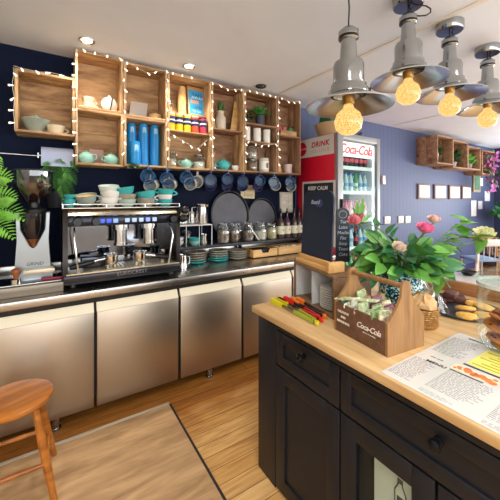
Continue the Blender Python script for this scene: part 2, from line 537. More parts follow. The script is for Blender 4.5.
# ------------------------------------------------------------------ wall crates
Y0, Y1 = 2.75, 2.985
def crate(x0, x1, z0, z1, label, shelves=(), wm=CRATE, wv=CRATEV, y0=Y0, hooks=(), group='wooden crates fixed along the dark wall', t=.017, y1=Y1):
    c = thing('wooden_crate', label, 'crate', ((x0 + x1) / 2, y1, z0), 0, group)
    for xa in (x0, x1 - t):
        b = MB(); d = (y1 - y0) / 2
        b.bb(xa, xa + t, y0, y0 + d - .004, z0, z1, .002); b.bb(xa, xa + t, y0 + d + .004, y1, z0, z1, .002)
        b.build('side_panel', wv, c)
    for nm, za in (('bottom_panel', z0), ('top_panel', z1 - t)):
        b = MB(); d = (y1 - y0) / 2
        b.bb(x0 + t, x1 - t, y0, y0 + d - .004, za, za + t, .002); b.bb(x0 + t, x1 - t, y0 + d + .004, y1, za, za + t, .002)
        b.build(nm, wm, c)
    b = MB(); n = max(2, round((z1 - z0) / .15)); hh = (z1 - z0 - 2 * t) / n
    for i in range(n):
        za = z0 + t + i * hh
        b.bb(x0 + t, x1 - t, y1 - .012, y1, za + .0012, za + hh - .0012)
    b.build('back_panel', wm, c)
    for s in shelves:
        zs, ya = s if isinstance(s, tuple) else (s, y0 + .005)
        b = MB(); b.bb(x0 + t, x1 - t, ya, y1 - .012, zs - .016, zs, .002); b.build('shelf', wm, c)
    for hx in hooks:
        b = MB(); b.cyl((hx, 2.78, z0), (hx, 2.78, z0 - .02), .0025, n=8)
        b.tube([(hx, 2.78, z0 - .02), (hx, 2.766, z0 - .03), (hx, 2.776, z0 - .044), (hx, 2.79, z0 - .036)], .0025, 6)
        b.build('hook', SATIN, c)
    return c
MUGX = [.742, .904, 1.106, 1.336, 1.527, 1.72, 1.913, 2.118, 2.352]
crate(-.225, .150, 1.985, 2.437, 'wooden crate holding a grey pot and wide cup, hung lowest at the left end')
crate(.153, .505, 2.215, 2.672, 'upper pine crate holding stacked cream cups, nearest the lit downlight')
crate(.153, .505, 1.77, 2.213, 'lower pine crate holding two mint teapots and a pink card')
crate(.512, .878, 2.203, 2.662, 'upper wooden crate holding a white card and small bowl, above the blue cups')
crate(.512, .878, 1.78, 2.201, 'wooden crate packed with tall stacks of blue paper cups', hooks=(.742,))
crate(.885, 1.318, 1.78, 2.655, 'tall wooden crate with a row of tins and a blue sign', shelves=(2.138, (2.325, 2.84)), hooks=(.904, 1.106))
crate(1.324, 1.702, 1.78, 2.652, 'tall wooden crate with a white vase between two boards', shelves=(2.21,), wm=CRATED, wv=CRATEV, hooks=(1.336, 1.527))
crate(1.708, 2.138, 1.785, 2.652, 'tall wooden crate with a potted plant above three white canisters', shelves=(2.315, 2.125), wm=CRATED, wv=CRATEDV, hooks=(1.72, 1.913, 2.118))
crate(2.144, 2.49, 1.785, 2.658, 'tall dark wooden crate nearest the red fridge', shelves=(2.236,), wm=CRATED, wv=CRATEDV, hooks=(2.352,))

# contents, left to right
t = thing('lidded_pot', 'grey green glazed pot with a knobbed lid in the leftmost crate', 'pot', (-.105, 2.86, 2.002))
b = MB(); b.lathe([(0, 0), (.045, 0), (.062, .02), (.088, .075), (.1, .1), (.092, .104), (0, .104)], c=(-.105, 2.86, 2.002), n=28); b.build('body', SAGE, t)
b = MB(); b.lathe([(.085, .104), (.05, .118), (.012, .122), (.014, .138), (0, .142)], c=(-.105, 2.86, 2.002)); b.build('lid', SAGE, t)
make_cup('wide_cup', 'wide cream cup standing in front in the leftmost crate', CREAM, .062, .062, (.025, 2.815, 2.002), .3)
make_cup('wide_cup', 'brown cream cup half behind the wide cup in the leftmost crate', plain('tan_glaze', '#a58b67', .3, noise=.2), .055, .07, (.085, 2.905, 2.002), 1.0)
z = 2.232
t = thing('saucer', 'cream saucer under the two stacked cups in the upper pine crate', 'saucer', (.255, 2.87, z))
b = MB(); b.lathe([(0, 0), (.05, 0), (.085, .018), (.083, .022), (.05, .008), (0, .008)], c=(.255, 2.87, z), n=28); b.build('dish', CREAM, t)
c1 = make_cup('tea_cup', 'lower cream cup of the pair stacked on the cream saucer', CREAM, .05, .055, (.255, 2.87, z + .009), .2)
dup(c1, (.255, 2.87, z + .05), 'upper cream cup of the pair stacked on the cream saucer', .5)
t = thing('round_teapot', 'round white teapot with a dark stripe in the upper pine crate', 'teapot', (.41, 2.85, z))
b = MB(); b.ball((.41, 2.85, z + .066), .066, 24, (1, .8, 1)); b.build('body', WHITE, t)
b = MB(); b.tube([(.41 + .067 * math.cos(a), 2.85 - .053, z + .066 + .0) for a in (1.5, 1.57, 1.64)], .004, 6); b.lathe([(.0, .13), (.012, .13), (.013, .145), (0, .148)], c=(.41, 2.85, z)); b.build('knob', WHITE, t)
b = MB(); b.tube([(.42 + .01 * math.sin(q), 2.85 - .0545 * math.cos(q), z + .066 + .067 * math.sin(q)) for q in [R(-55 + 11 * k) for k in range(11)]], .0045, 6); b.build('stripe', DARKM, t)
make_teapot('mint teapot on the left in the lower pine crate', MINT, (.235, 2.85, 1.787), .062, 2.6)
make_teapot('mint teapot on the right in the lower pine crate', MINT, (.425, 2.85, 1.787), .06, .3)
b = MB(); b.box((0, 0, .105), (.11, .004, .21), M=Matrix.Translation((.325, 2.955, 1.788)) @ Matrix.Rotation(R(-8), 4, 'X'))
tag(b.build('note_card', plain('pink_card', '#c9a598', .7)), 'pinkish card leaning behind the two mint teapots', 'card')
b = MB(); b.box((0, 0, .1), (.15, .004, .2), M=Matrix.Translation((.66, 2.93, 2.222)) @ Matrix.Rotation(R(-14), 4, 'X') @ Matrix.Rotation(R(8), 4, 'Y'))
tag(b.build('note_card', plain('white_card', '#d8cfc6', .7)), 'white card leaning in the crate above the blue cups', 'card')
b = MB(); b.lathe([(0, 0), (.04, 0), (.055, .05), (.05, .052), (.036, .008), (0, .008)], c=(.80, 2.85, 2.221))
tag(b.build('small_bowl', plain('straw_glaze', '#c7a877', .5)), 'small straw coloured bowl beside the white card', 'bowl')

# trailing sprig under the blue cup crate
b = MB()
for k in range(26):
    x = .55 + .07 * random.random(); bx = Vector((x, 2.762, 1.80 + .01 * random.random()))
    b.leaf(bx, bx + Vector((random.uniform(-.03, .03), random.uniform(-.05, -.02), random.uniform(-.05, .02))), .02, (0, 0, 1), .1, 4)
tag(b.build('trailing_plant', LEAFD), 'small green trailing sprig at the foot of the blue cup stacks', 'plant')

# blue paper cups
CUPB = plain('blue_card', '#1c8fd6', .45)
cupp = thing('paper_cup', 'x', 'paper cup', FAR, 0, 'blue paper cups in the crate')
b = MB(); b.lathe([(0, .1), (.034, .1), (.0345, .103), (.043, .008), (.0455, .008), (.0465, .004), (.0455, 0), (.0425, 0), (.033, .098), (0, .098)], n=24); b.build('cup_wall', CUPB, cupp, local=True)
lg = MB()
M = basis((0, -.0393, .058), (1, 0, 0), (0, .08, 1))
lg.lathe([(0, 0), (.017, 0), (.017, .0008), (0, .0008)], n=16, M=M); lg.build('round_logo', plain('pale_logo', '#9ec4dd', .5), cupp, local=True)
first = True
for nm, x, y, n in (('left back', .60, 2.90, 15), ('middle', .697, 2.87, 15), ('right', .797, 2.87, 15), ('short front', .612, 2.795, 6)):
    for k in range(n):
        p = (x, y, 1.799 + k * .0195)
        lab = f'blue paper cup nested in the {nm} stack in the crate' if k < n - 1 else f'topmost blue paper cup of the {nm} stack in the crate'
        if first:
            cupp.location = p; cupp['label'] = lab; first = False
        else:
            dup(cupp, p, lab)

# tins on the shelf
NAVYL = plain('navy_label', '#1f2a55', .4)
for i, (x, lo, nm) in enumerate(((.93, '#e3dfd2', 'white and navy'), (1.005, '#e2c01f', 'navy and yellow'), (1.085, '#cfc52a', 'navy and lime yellow'), (1.165, '#e3553a', 'navy and orange red'), (1.25, '#b83a55', 'navy and crimson'))):
    p = (x, 2.795, 2.139)
    t = thing('tin_canister', f'{nm} tin standing {ORD[i]} from the left in the row of tins', 'tin', p, 0, 'row of drink tins on the crate shelf')
    r = .035
    b = MB(); b.lathe([(0, 0), (r, 0), (r, .145), (0, .145)], c=p, n=24); b.build('can_body', plain('tin_low' + str(i), lo if i else '#d8b52c', .35), t)
    b = MB(); b.lathe([(r + .0006, .062), (r + .0006, .128)], c=p, n=24); b.build('label_band', NAVYL, t)
    b = MB(); b.lathe([(r + .0009, .085), (r + .0009, .098)], c=p, n=24); b.build('label_stripe', plain('label_white', '#d9dde8', .5), t)
    b = MB(); b.lathe([(r, .145), (r * 1.03, .145), (r * 1.03, .156), (r * .9, .158), (0, .157)], c=p, n=24); b.build('lid', plain('tin_lid', '#d9d6cc', .35, .4) if i < 4 else DARKM, t)
make_jar('small glass jar standing above the leftmost tins', (.935, 2.90, 2.326), .045, .11, plain('oats', '#b79a72', .8), .45)
kc = thing('kraft_cup', 'x', 'paper cup', FAR, 0, 'kraft paper cups in the stack beside the blue sign')
b = MB(); b.lathe([(0, .1), (.03, .1), (.0315, .102), (.041, .008), (.043, .006), (.043, 0), (.04, 0), (.03, .098), (0, .098)], n=24); b.build('cup_wall', plain('kraft_card', '#d8ad74', .7), kc, local=True)
for k in range(10):
    p = (1.068, 2.89, 2.326 + k * .0185); lab = 'kraft paper cup nested in the stack beside the blue sign' if k < 9 else 'topmost kraft paper cup in the stack beside the blue sign'
    if k == 0: kc.location = p; kc['label'] = lab
    else: dup(kc, p, lab)
sg = thing('poster_sign', 'blue framed sign with pale lettering beside the kraft cups', 'sign', (1.21, 2.87, 2.326))
Ms = basis((1.215, 2.865, 2.326), (1, .08, 0), (0, .12, 1))
b = MB(Ms); b.bb(-.088, .088, 0, .30, -.012, 0, .002); b.build('frame', PINE, sg)
b = MB(Ms); b.bb(-.078, .078, .018, .262, 0, .0015); b.build('sheet', plain('sign_blue', '#3aa3dd', .5), sg)
b = MB(Ms); b.bb(-.062, .03, .125, .16, .0014, .0022); b.build('panel', plain('sign_peach', '#e6b698', .5), sg)
SW = plain('sign_white', '#e9f3fa', .5); SN = plain('sign_navy', '#1c3f8c', .5)
text('TAKE', .05, SN, sg, Ms @ Matrix.Translation((.015, .215, .002)))
text('AWAY', .045, SW, sg, Ms @ Matrix.Translation((.015, .185, .0025)), bold=.0)
text('COFFEE', .036, SN, sg, Ms @ Matrix.Translation((0, .085, .002)))
text('TO GO', .03, SW, sg, Ms @ Matrix.Translation((0, .047, .002)))

z = 1.797
make_jar('tall clip top jar of beans at the left of the shelf under the tins', (.955, 2.86, z), .05, .155, plain('sugar_mix', '#b8a488', .8, noise=.5, nscale=60), .55)
make_teapot('mint teapot between two jars under the row of tins', MINT, (1.09, 2.84, z), .058, .15)
j = make_jar('squat jar with a white label right of the mint teapot', (1.235, 2.86, z), .062, .145, plain('label_cream', '#d9d6cb', .6), .5, SATIN)
# white vase, boards
p = (1.475, 2.86, 2.211)
v = thing('white_vase', 'white milk can vase between two leaning boards in the crate', 'vase', p)
b = MB(); b.lathe([(0, 0), (.052, 0), (.056, .01), (.056, .13), (.032, .165), (.032, .185), (.04, .2), (.034, .2), (.027, .18), (0, .17)], c=p, n=24); b.build('body', plain('chalk_glaze', '#cfc3b0', .5), v)
g = thing('spiky_grass', 'spiky green grass standing in the white milk can vase', 'plant', (p[0], p[1], p[2] + .17))
b = MB()
for k in range(34):
    a = random.random() * 2 * PI; q = random.uniform(.02, .065)
    b.leaf((p[0] + .01 * math.cos(a), p[1] + .01 * math.sin(a), p[2] + .178), (p[0] + q * math.cos(a), p[1] + q * math.sin(a), p[2] + random.uniform(.25, .33)), .011, (math.cos(a), math.sin(a), .3), .05, 4)
b.build('blades', LEAF, g)
for x, rr, hgt, lb in ((1.375, -3, .30, 'narrow wooden board leaning left of the white vase'), (1.615, 14, .36, 'long wooden board leaning right of the white vase')):
    b = MB(); b.bb(-.036, .036, -.006, .006, 0, hgt, .003, M=Matrix.Translation((x, 2.84, 2.212)) @ Matrix.Rotation(R(rr), 4, 'Y') @ Matrix.Rotation(R(-10), 4, 'X'))
    tag(b.build('serving_board', PINE), lb, 'board')
make_teapot('teal teapot in the crate below the white vase', TURQ, (1.495, 2.84, z), .07, .2)
make_cup('espresso_cup', 'small white cup right of the teal teapot', WHITE, .038, .055, (1.635, 2.83, z), 0)
t = thing('small_bottle', 'small corked bottle hanging in the crate left of the teal teapot', 'bottle', (1.36, 2.78, 1.797))
b = MB(); b.lathe([(0, 0), (.026, 0), (.028, .01), (.028, .09), (.012, .12), (.012, .15)], c=(1.37, 2.80, z), n=16); b.build('glass_body', JAR, t)
b = MB(); b.cyl((1.37, 2.8, z + .145), (1.37, 2.8, z + .17), .012); b.build('cork', PINE, t)
# potted plant crate
def bushy(pname, plab, glab, p, r, hgt, spread, n, mat, potm, lw=.035):
    t = thing(pname, plab, 'pot plant', p)
    b = MB(); b.lathe([(0, 0), (r * .75, 0), (r, hgt), (r * .9, hgt), (r * .85, hgt * .9), (0, hgt * .9)], c=p, n=20); b.build('pot', potm, t)
    b = MB()
    for k in range(n):
        a = random.random() * 2 * PI; e = random.uniform(.1, 1.3)
        d = Vector((math.cos(a) * math.cos(e), math.sin(a) * math.cos(e) * .8, math.sin(e)))
        o0 = Vector(p) + Vector((0, 0, hgt * .95)) + d * random.uniform(.2, .75) * spread
        b.leaf(o0, o0 + (d + Vector((random.uniform(-.5, .5), random.uniform(-.5, .5), random.uniform(-.6, .4)))).normalized() * spread * .42, lw, (0, 0, 1), .2, 4)
    b.cyl((p[0], p[1], p[2] + hgt * .8), (p[0], p[1], p[2] + hgt + spread * .5), .005, n=6)
    b.build('leaves', mat, t)
    return t
bushy('potted_plant', 'leafy green plant in a dark grey pot in the shelf crate', '', (1.96, 2.84, 2.316), .055, .11, .13, 70, plain('bright_leaf', '#4d9a48', .5, noise=.3), plain('slate_pot', '#3c4450', .5))
bushy('potted_plant', 'small dark plant half hidden left of the grey potted plant', '', (1.82, 2.90, 2.316), .04, .07, .08, 40, LEAFD, plain('green_pot', '#274036', .5), .025)
for i, (x, w) in enumerate(((1.765, .075), (1.90, .085), (2.03, .08))):
    p = (x, 2.81, 2.126)
    t = thing('white_canister', f'{ORD[i]} white canister from the left below the potted plant', 'canister', p, 0, 'white canisters below the potted plant')
    b = MB(); b.lathe([(0, 0), (w * .5, 0), (w * .52, .01), (w * .52, .13), (0, .13)], c=p, n=20); b.build('body', WHITE, t)
    b = MB(); b.lathe([(w * .54, .13), (w * .54, .148), (0, .15)], c=p, n=20); b.build('lid', WHITE, t)
p = (1.80, 2.85, 1.802)
make_jar('low jar of brown tea under the big glass jar', (1.855, 2.85, 1.802), .065, .135, plain('tea_brown', '#8a6a48', .8, noise=.4, nscale=60), .7, SATIN)
make_jar('big rounded glass jar stacked on the low tea jar', (1.855, 2.85, 1.938), .07, .145, plain('dried_petals', '#b9a9a0', .8, noise=.5, nscale=50), .5)
t = thing('label_tin', 'pale tin with a dark printed label right of the stacked jars', 'tin', (2.015, 2.84, 1.802))
b = MB(); b.lathe([(0, 0), (.056, 0), (.056, .15), (.05, .158), (0, .16)], c=(2.015, 2.84, 1.802)); b.build('can_body', plain('tin_green', '#c9cbb5', .4), t)
b = MB(); b.lathe([(.0565 , .03), (.0565, .12)], c=(2.015, 2.84, 1.802)); b.build('label_band', WHITEP, t)
b = MB(); b.bb(2.005, 2.012, 2.7825, 2.784, 1.85, 1.9); b.bb(2.02, 2.035, 2.7825, 2.786, 1.845, 1.905); b.build('print', DARKM, t)
b = MB(); b.lathe([(0, 0), (.05, 0), (.05, .02), (.045, .11), (.03, .13), (0, .13)], c=(1.755, 2.9, 1.802), n=18)
tag(b.build('clay_jar', plain('clay', '#a2835f', .7)), 'small clay jar tucked left of the low tea jar', 'jar')
# last crate
t = thing('wooden_tray', 'open wooden box on the shelf of the crate nearest the fridge', 'box', (2.32, 2.84, 2.237))
b = MB(); b.bb(2.2, 2.44, 2.77, 2.92, 2.237, 2.245); b.bb(2.2, 2.44, 2.77, 2.778, 2.245, 2.295); b.bb(2.2, 2.44, 2.912, 2.92, 2.245, 2.295)
b.bb(2.2, 2.208, 2.778, 2.912, 2.245, 2.295); b.bb(2.432, 2.44, 2.778, 2.912, 2.245, 2.295); b.build('tray_body', CRATE, t)
for i, (x, cc, lb) in enumerate(((2.235, '#c54a52', 'red packet at the left in the wooden box'), (2.30, '#c56a6a', 'pink packet in the middle of the wooden box'), (2.395, '#3f8a52', 'green packet at the right in the wooden box'))):
    b = MB(); b.box((x, 2.85, 2.2965), (.05, .07, .1), bev=.006)
    tag(b.build('tea_packet', plain('packet' + str(i), cc, .5)), lb, 'packet')
make_cup('pale_mug', 'pale pinkish mug in the bottom of the crate nearest the fridge', plain('blush', '#cdb6ac', .4), .055, .105, (2.345, 2.82, 1.803), 1.2, foot=.8)
b = MB(); b.lathe([(0, 0), (.045, 0), (.05, .03), (.035, .1), (.02, .14), (0, .145)], c=(2.215, 2.85, 1.803), n=18)
tag(b.build('wooden_pepper_mill', PINE), 'squat wooden mill left of the pale pinkish mug', 'mill')

# hanging mugs
def mug_proto(mat, inner, label, name='hanging_mug'):
    t = thing(name, label, 'mug', FAR, 0, 'mugs hanging from hooks under the crates')
    K_ = Matrix.Scale(1.18, 4)
    b = MB(K_); b.lathe([(0, 0), (.04, 0), (.047, .008), (.05, .05), (.05, .09), (.046, .09), (.045, .05), (.042, .012), (0, .01)], n=28); b.build('mug_body', mat, t, local=True)
    b = MB(K_); b.lathe([(.0445, .088), (.0435, .05), (.04, .0125), (0, .0115)], n=24); b.build('inner_glaze', inner, t, local=True)
    b = MB(K_); b.tube([(.046 + .034 * math.sin(PI * i / 10), 0, .073 - .054 * i / 10) for i in range(11)], .006, 8); b.build('handle', mat, t, local=True)
    return t
def hang(ax):
    zx = Vector(ax).normalized(); xx = Vector((0, 0, 1)); yy = zx.cross(xx).normalized(); xx = yy.cross(zx)
    return Matrix((xx, yy, zx)).transposed().to_euler()
BLUEI = plain('blue_inner_glaze', '#335f87', .15, noise=.25, nscale=18)
mp = mug_proto(BLUEG, BLUEI, 'x')
mugs = ['blue mug with a pale inside', 'blue mug', 'blue mug', 'deep blue mug', 'navy mug', 'navy mug', 'navy mug', 'blue mug', 'blue mug']
for i, x in enumerate(MUGX):
    rot = hang((-.5 + .12 * math.sin(i * 2.3), -.85, .1 * math.cos(i * 3)))
    lab = f'{mugs[i]} hanging {ORD[i]} from the left under the crates'
    loc = (x, 2.80, 1.688)
    if i == 0:
        mp.location = loc; mp.rotation_euler = rot; mp['label'] = lab
    else:
        dup(mp, loc, lab, rot=rot, swap={'mug_body': NAVYG, 'handle': NAVYG} if 3 <= i <= 6 else None)
wp = None
for i, (x, zz, lb) in enumerate(((.79, 1.63, 'white mug hanging behind the first blue mug under the crates'), (.96, 1.635, 'white mug hanging behind the second blue mug under the crates'), (1.165, 1.64, 'white mug hanging behind the third blue mug under the crates'),
                    (1.235, 1.675, 'small brown white mug hanging before the deep blue mug'), (2.19, 1.655, 'white mug hanging behind the eighth blue mug under the crates'), (2.42, 1.66, 'white mug hanging behind the last blue mug by the fridge'))):
    rot = hang((-.55, -.8, -.25 + .08 * i % .2))
    if wp is None:
        wp = mug_proto(plain('oat_glaze', '#cfccc2', .25, noise=.15), plain('grey_inner', '#a9b2b4', .3), lb); wp.location = (x, 2.86, zz + .012); wp.rotation_euler = rot
    else:
        dup(wp, (x, 2.86, zz + .012), lb, rot=rot)

for x, nm in ((1.40, 'deep blue mug'), (1.585, 'first navy mug'), (1.775, 'second navy mug'), (1.975, 'third navy mug')):
    dup(mp, (x, 2.915, 1.655), f'navy mug hanging lower behind the {nm} under the crates', rot=hang((-.5, -.85, -.15)), swap={'mug_body': NAVYG, 'handle': NAVYG, 'inner_glaze': NAVYG})
# fairy lights
fl = thing('fairy_lights', 'string of white fairy lights draped along the front edges of the crates', 'fairy lights', (0.6, 2.74, 2.66))
yb = 2.738
paths = [[(-.225, 2.0), (-.23, 2.437), (.15, 2.437)], [(.163, 1.80), (.158, 2.675), (.505, 2.672)], [(.51, 1.85), (.508, 2.66), (.70, 2.60), (.87, 2.66), (.882, 1.85)],
         [(1.322, 1.9), (1.32, 2.652), (1.5, 2.61), (1.70, 2.652), (1.705, 1.9)], [(1.71, 2.12), (1.9, 2.08), (2.13, 2.12)], [(.9, 2.1), (1.06, 2.02), (1.15, 1.97), (1.3, 2.10)], [(1.71, 2.652), (2.14, 2.65), (2.142, 1.85)], [(2.15, 2.658), (2.3, 2.62), (2.49, 2.658)], [(.89, 2.655), (1.31, 2.652)]]
wires = MB(); spots = []
for pth in paths:
    acc = .04
    for (xa, za), (xb, zb) in zip(pth, pth[1:]):
        L = math.hypot(xb - xa, zb - za); n = max(2, int(L / .05))
        pts = [(xa + (xb - xa) * i / n + random.uniform(-.006, .006), yb - random.uniform(0, .008), za + (zb - za) * i / n + random.uniform(-.006, .006)) for i in range(n + 1)]
        wires.tube(pts, .0018, 5)
        while acc < L:
            f = acc / L
            spots.append((xa + (xb - xa) * f, za + (zb - za) * f)); acc += .088
        acc -= L
wires.build('cable', WIRE, fl)
spots = spots[:100]
for (x, zz) in spots:
    dx = random.uniform(-.02, .02)
    ex = (-.024 if x < .17 and random.random() < .6 else dx); ez = -.006 if ex < -.02 else -.02
    b = MB(); b.cyl((x, yb - .004, zz), (x + ex * .7, yb - .012, zz + ez * .7), .003, .0055, n=8)
    b.ball((x + ex, yb - .014, zz + ez), .0078, 10)
    b.build('bulb', FAIRY, fl)

# kitchen roll and rail
kr = thing('paper_roll', 'pale blue paper roll on the wall rail below the leftmost crate', 'paper roll', (.04, 2.9, 1.83))
b = MB(); b.cyl((-.07, 2.9, 1.84), (.145, 2.9, 1.84), .068, n=28); b.bb(-.07, .145, 2.832, 2.834, 1.755, 1.84); b.build('paper', plain('blue_tissue', '#c6d0ec', .8, bump=.3), kr)
b = MB(); b.cyl((-.09, 2.9, 1.84), (.165, 2.9, 1.84), .008); b.bb(-.095, -.085, 2.895, 2.998, 1.82, 1.86); b.bb(.16, .17, 2.895, 2.998, 1.82, 1.86); b.build('holder', CHROME, kr)
b = MB(); b.cyl((-1.3, 2.985, 1.86), (-.1, 2.985, 1.845), .006, n=8)
tag(b.build('wall_rail', CHROME), 'thin steel rail running along the dark wall left of the paper roll', 'rail')

# ------------------------------------------------------------------ knock box + grinder + tamper
t = thing('knock_box', 'low stainless steel knock box drawer under the grinder', 'knock box', (-.15, 2.55, .888))
b = MB(); b.bb(-.55, .065, 2.38, 2.72, .888, .955, .004); b.build('drawer_body', brushed('dull_steel', '#7d756a', .35, 'X', .01), t)
b = MB(); b.bb(-.54, .055, 2.39, 2.71, .9555, .967, .003); b.build('lid', SATIN, t)
p = (-.105, 2.56, .968)
g = thing('coffee_grinder', 'white and steel coffee grinder with a glass hopper of beans', 'coffee grinder', p)
b = MB()
prof = [(-.108, 0), (.108, 0), (.108, .05), (.098, .06), (.085, .26), (.092, .44), (-.092, .44), (-.085, .26), (-.098, .06), (-.108, .05)]
M = basis((p[0], p[1] + .13, p[2]), (1, 0, 0), (0, 0, 1))
b.prism(prof, .22, M); b.build('housing', plain('grinder_silver', '#9fa6aa', .3, .5), g)
b = MB(); b.lathe([(0, .205), (.012, .205), (.022, .22), (.07, .33), (.076, .44), (0, .44)], c=(p[0], p[1] - .075, p[2]), n=28); b.build('chute', plain('dark_chrome', '#43444a', .12, .9), g)
b = MB(); b.lathe([(.013, .212), (.024, .224), (.044, .272)], c=(p[0], p[1] - .0775, p[2]), n=24); b.build('spout', plain('copper_spout', '#a06f4c', .25, .9), g)
b = MB(); b.bb(p[0] - .05, p[0] + .12, p[1] - .17, p[1] - .09, p[2] + .055, p[2] + .082, .006); b.build('portafilter_rest', plain('cream_metal', '#cfc9b2', .35, .3), g)
text('GRIND', .03, BLACKM, g, basis((p[0] + .01, p[1] - .091, p[2] + .105), (1, 0, 0), (0, 0, 1)), shear=.2)
b = MB(); b.lathe([(0, .44), (.075, .44), (.07, .46), (.034, .475), (.034, .51)], c=p, n=24); b.build('collar', BLACK, g)
hop = MB(); hop.lathe([(.034, .505), (.05, .52), (.098, .585), (.113, .62), (.116, .72)], c=p, n=32); hp = hop.build('hopper', glass('smoked_hopper', '#cfd4d2', .03, .2), g)
b = MB(); b.lathe([(0, .508), (.033, .508), (.047, .523), (.094, .587), (.108, .62), (.108, .635), (0, .65)], c=p, n=28); b.build('coffee_beans', BEANS, hp)
b = MB(); b.lathe([(0, .738), (.05, .735), (.121, .728), (.123, .718), (.116, .718), (.114, .724), (0, .726)], c=p, n=32); b.build('lid', plain('hopper_lid', '#33343a', .25), hp)
tp = (-.19, 2.42, .968)
t = thing('tamper', 'small steel tamper with a wooden handle beside the grinder', 'tamper', tp)
b = MB(); b.lathe([(0, 0), (.029, 0), (.029, .028), (.012, .036), (0, .036)], c=tp); b.build('base', CHROME, t)
b = MB(); b.lathe([(0, .034), (.012, .036), (.014, .05), (.024, .066), (.024, .085), (.014, .096), (0, .098)], c=tp); b.build('handle', plain('tamper_wood', '#8a4f27', .4), t)
b = MB(); b.bb(-.01, .06, 2.42, 2.435, .968, .982, .003); b.cyl((-.06, 2.43, .975), (.0, 2.43, .975), .009)
tag(b.build('cleaning_brush', plain('brush_red', '#8c2531', .4)), 'dark red brush lying on the knock box right of the tamper', 'brush')

# ferns
def frond(b, base, tip, sag, wl, n=22, lw=.016, side0=None):
    base, tip = Vector(base), Vector(tip)
    pts = []
    for i in range(n + 1):
        q = i / n
        pts.append(base.lerp(tip, q) + Vector((0, 0, sag * 4 * q * (1 - q))))
    b.tube(pts, [.0035 * (1 - .8 * i / n) for i in range(n + 1)], 5)
    d0 = (tip - base).normalized()
    for i in range(2, n + 1):
        q = i / n
        L = wl * (math.sin(PI * min(.98, .12 + q * .86)) ** .7)
        d = (pts[i] - pts[i - 1]).normalized()
        sd = d.cross(Vector((0, -1, .3))).normalized()
        for s_ in (-1, 1):
            dr = (sd * s_ + d * .55 + Vector((0, 0, -.12))).normalized()
            b.leaf(pts[i], pts[i] + dr * L, lw, (0, -.5, 1), .12, 4)
def fern(name, label, pot, potm, r, hgt, fronds, mat, wl, lw):
    t = thing(name, label, 'fern', pot)
    b = MB(); b.lathe([(0, 0), (r * .7, 0), (r, hgt), (r * .92, hgt), (r * .85, hgt * .92), (0, hgt * .92)], c=pot, n=24); b.build('pot', potm, t)
    for tip, sag in fronds:
        b = MB(); frond(b, (pot[0], pot[1], pot[2] + hgt * .9), tip, sag, wl, lw=lw); b.build('frond', mat, t)
    return t
fern('potted_fern', 'bright green fern reaching in from the left before the grinder hopper', (-.5, 2.52, .968), plain('fern_pot', '#3a3a3c', .5), .09, .2,
     [((-.215, 2.42, 1.62), .18), ((-.19, 2.40, 1.50), .14), ((-.15, 2.42, 1.37), .16), ((-.27, 2.44, 1.75), .1), ((-.33, 2.42, 1.80), .1), ((-.20, 2.38, 1.26), .15), ((-.42, 2.40, 1.68), .1), ((-.6, 2.4, 1.5), .1), ((-.75, 2.5, 1.4), .15), ((-.28, 2.36, 1.45), .1)], plain('palm_light', '#7fc246', .5, noise=.3, nscale=10), .105, .016)
fern('wall_fern', 'feathery fern in a dark wall pot behind the grinder hopper', (.03, 2.905, 1.43), plain('wall_pot', '#22242a', .5), .075, .13,
     [((.17, 2.80, 1.72), .16), ((.12, 2.78, 1.60), .14), ((.14, 2.82, 1.50), .1), ((.06, 2.80, 1.80), .06), ((-.05, 2.80, 1.76), .06), ((-.1, 2.82, 1.62), .1), ((.1, 2.78, 1.42), .12), ((.16, 2.80, 1.62), .12)], plain('fern_mid', '#5c9a48', .5, noise=.35, nscale=10), .06, .011)

# ------------------------------------------------------------------ espresso machine
EX0, EX1, EF, EB = .06, .872, 2.40, 2.90
em = thing('espresso_machine', 'two group stainless espresso machine carrying cups on its top', 'coffee machine', (.465, 2.65, .888))
ES = brushed('machine_steel', '#bdb7ab', .18, 'X', .02)
EMIR = plain('mirror_panel', '#8d94a0', .06, 1)
b = MB()
for x in (EX0 + .06, EX1 - .06):
    for y in (EF + .07, EB - .07): b.cyl((x, y, .888), (x, y, .935), .022)
b.bb(EX0 + .01, EX1 - .01, EF + .03, EB - .01, .912, .935)
b.build('foot_frame', BLACK, em)
b = MB(); b.bb(EX0, EX1, EF - .02, EB, .935, .982, .006); b.build('base', plain('machine_dark', '#3a3a40', .25, .7), em)
text('EUROCREST', .036, plain('badge_silver', '#7d7c7a', .4, .6), em, basis((.50, EF - .0205, .958), (1, 0, 0), (0, 0, 1)), spacing=1.1, name='badge')
b = MB(); b.bb(EX0 + .02, EX1 - .01, EF - .012, EF + .27, .982, .992, .002)
for k in range(30):
    x = EX0 + .05 + k * .0255; b.bb(x, x + .006, EF, EF + .25, .992, .995)
b.build('drip_tray', plain('drip_steel', '#c7b99a', .3, .7), em)
b = MB(); b.bb(EX0 + .03, EX1 - .03, EF + .28, EF + .29, .985, 1.30); b.build('mirror_back', EMIR, em)
for xa in (EX0, EX1 - .03):
    b = MB(Matrix(((0, 0, 1, xa), (1, 0, 0, 0), (0, 1, 0, 0), (0, 0, 0, 1))))
    b.prism([(EF + .02, .98), (EB, .98), (EB, 1.44), (EF + .03, 1.44), (EF, 1.41), (EF, 1.30), (EF + .10, 1.26), (EF + .10, 1.02)] if False else [(EF + .0, .98), (EB, .98), (EB, 1.44), (EF + .04, 1.44), (EF, 1.40)], .03)
    b.build('side_panel', plain('side_dark', '#2c2624', .3, .5), em)
b = MB(); b.bb(EX0 + .03, EX1 - .03, EF + .29, EB - .005, .985, 1.43); b.build('boiler_housing', ES, em)
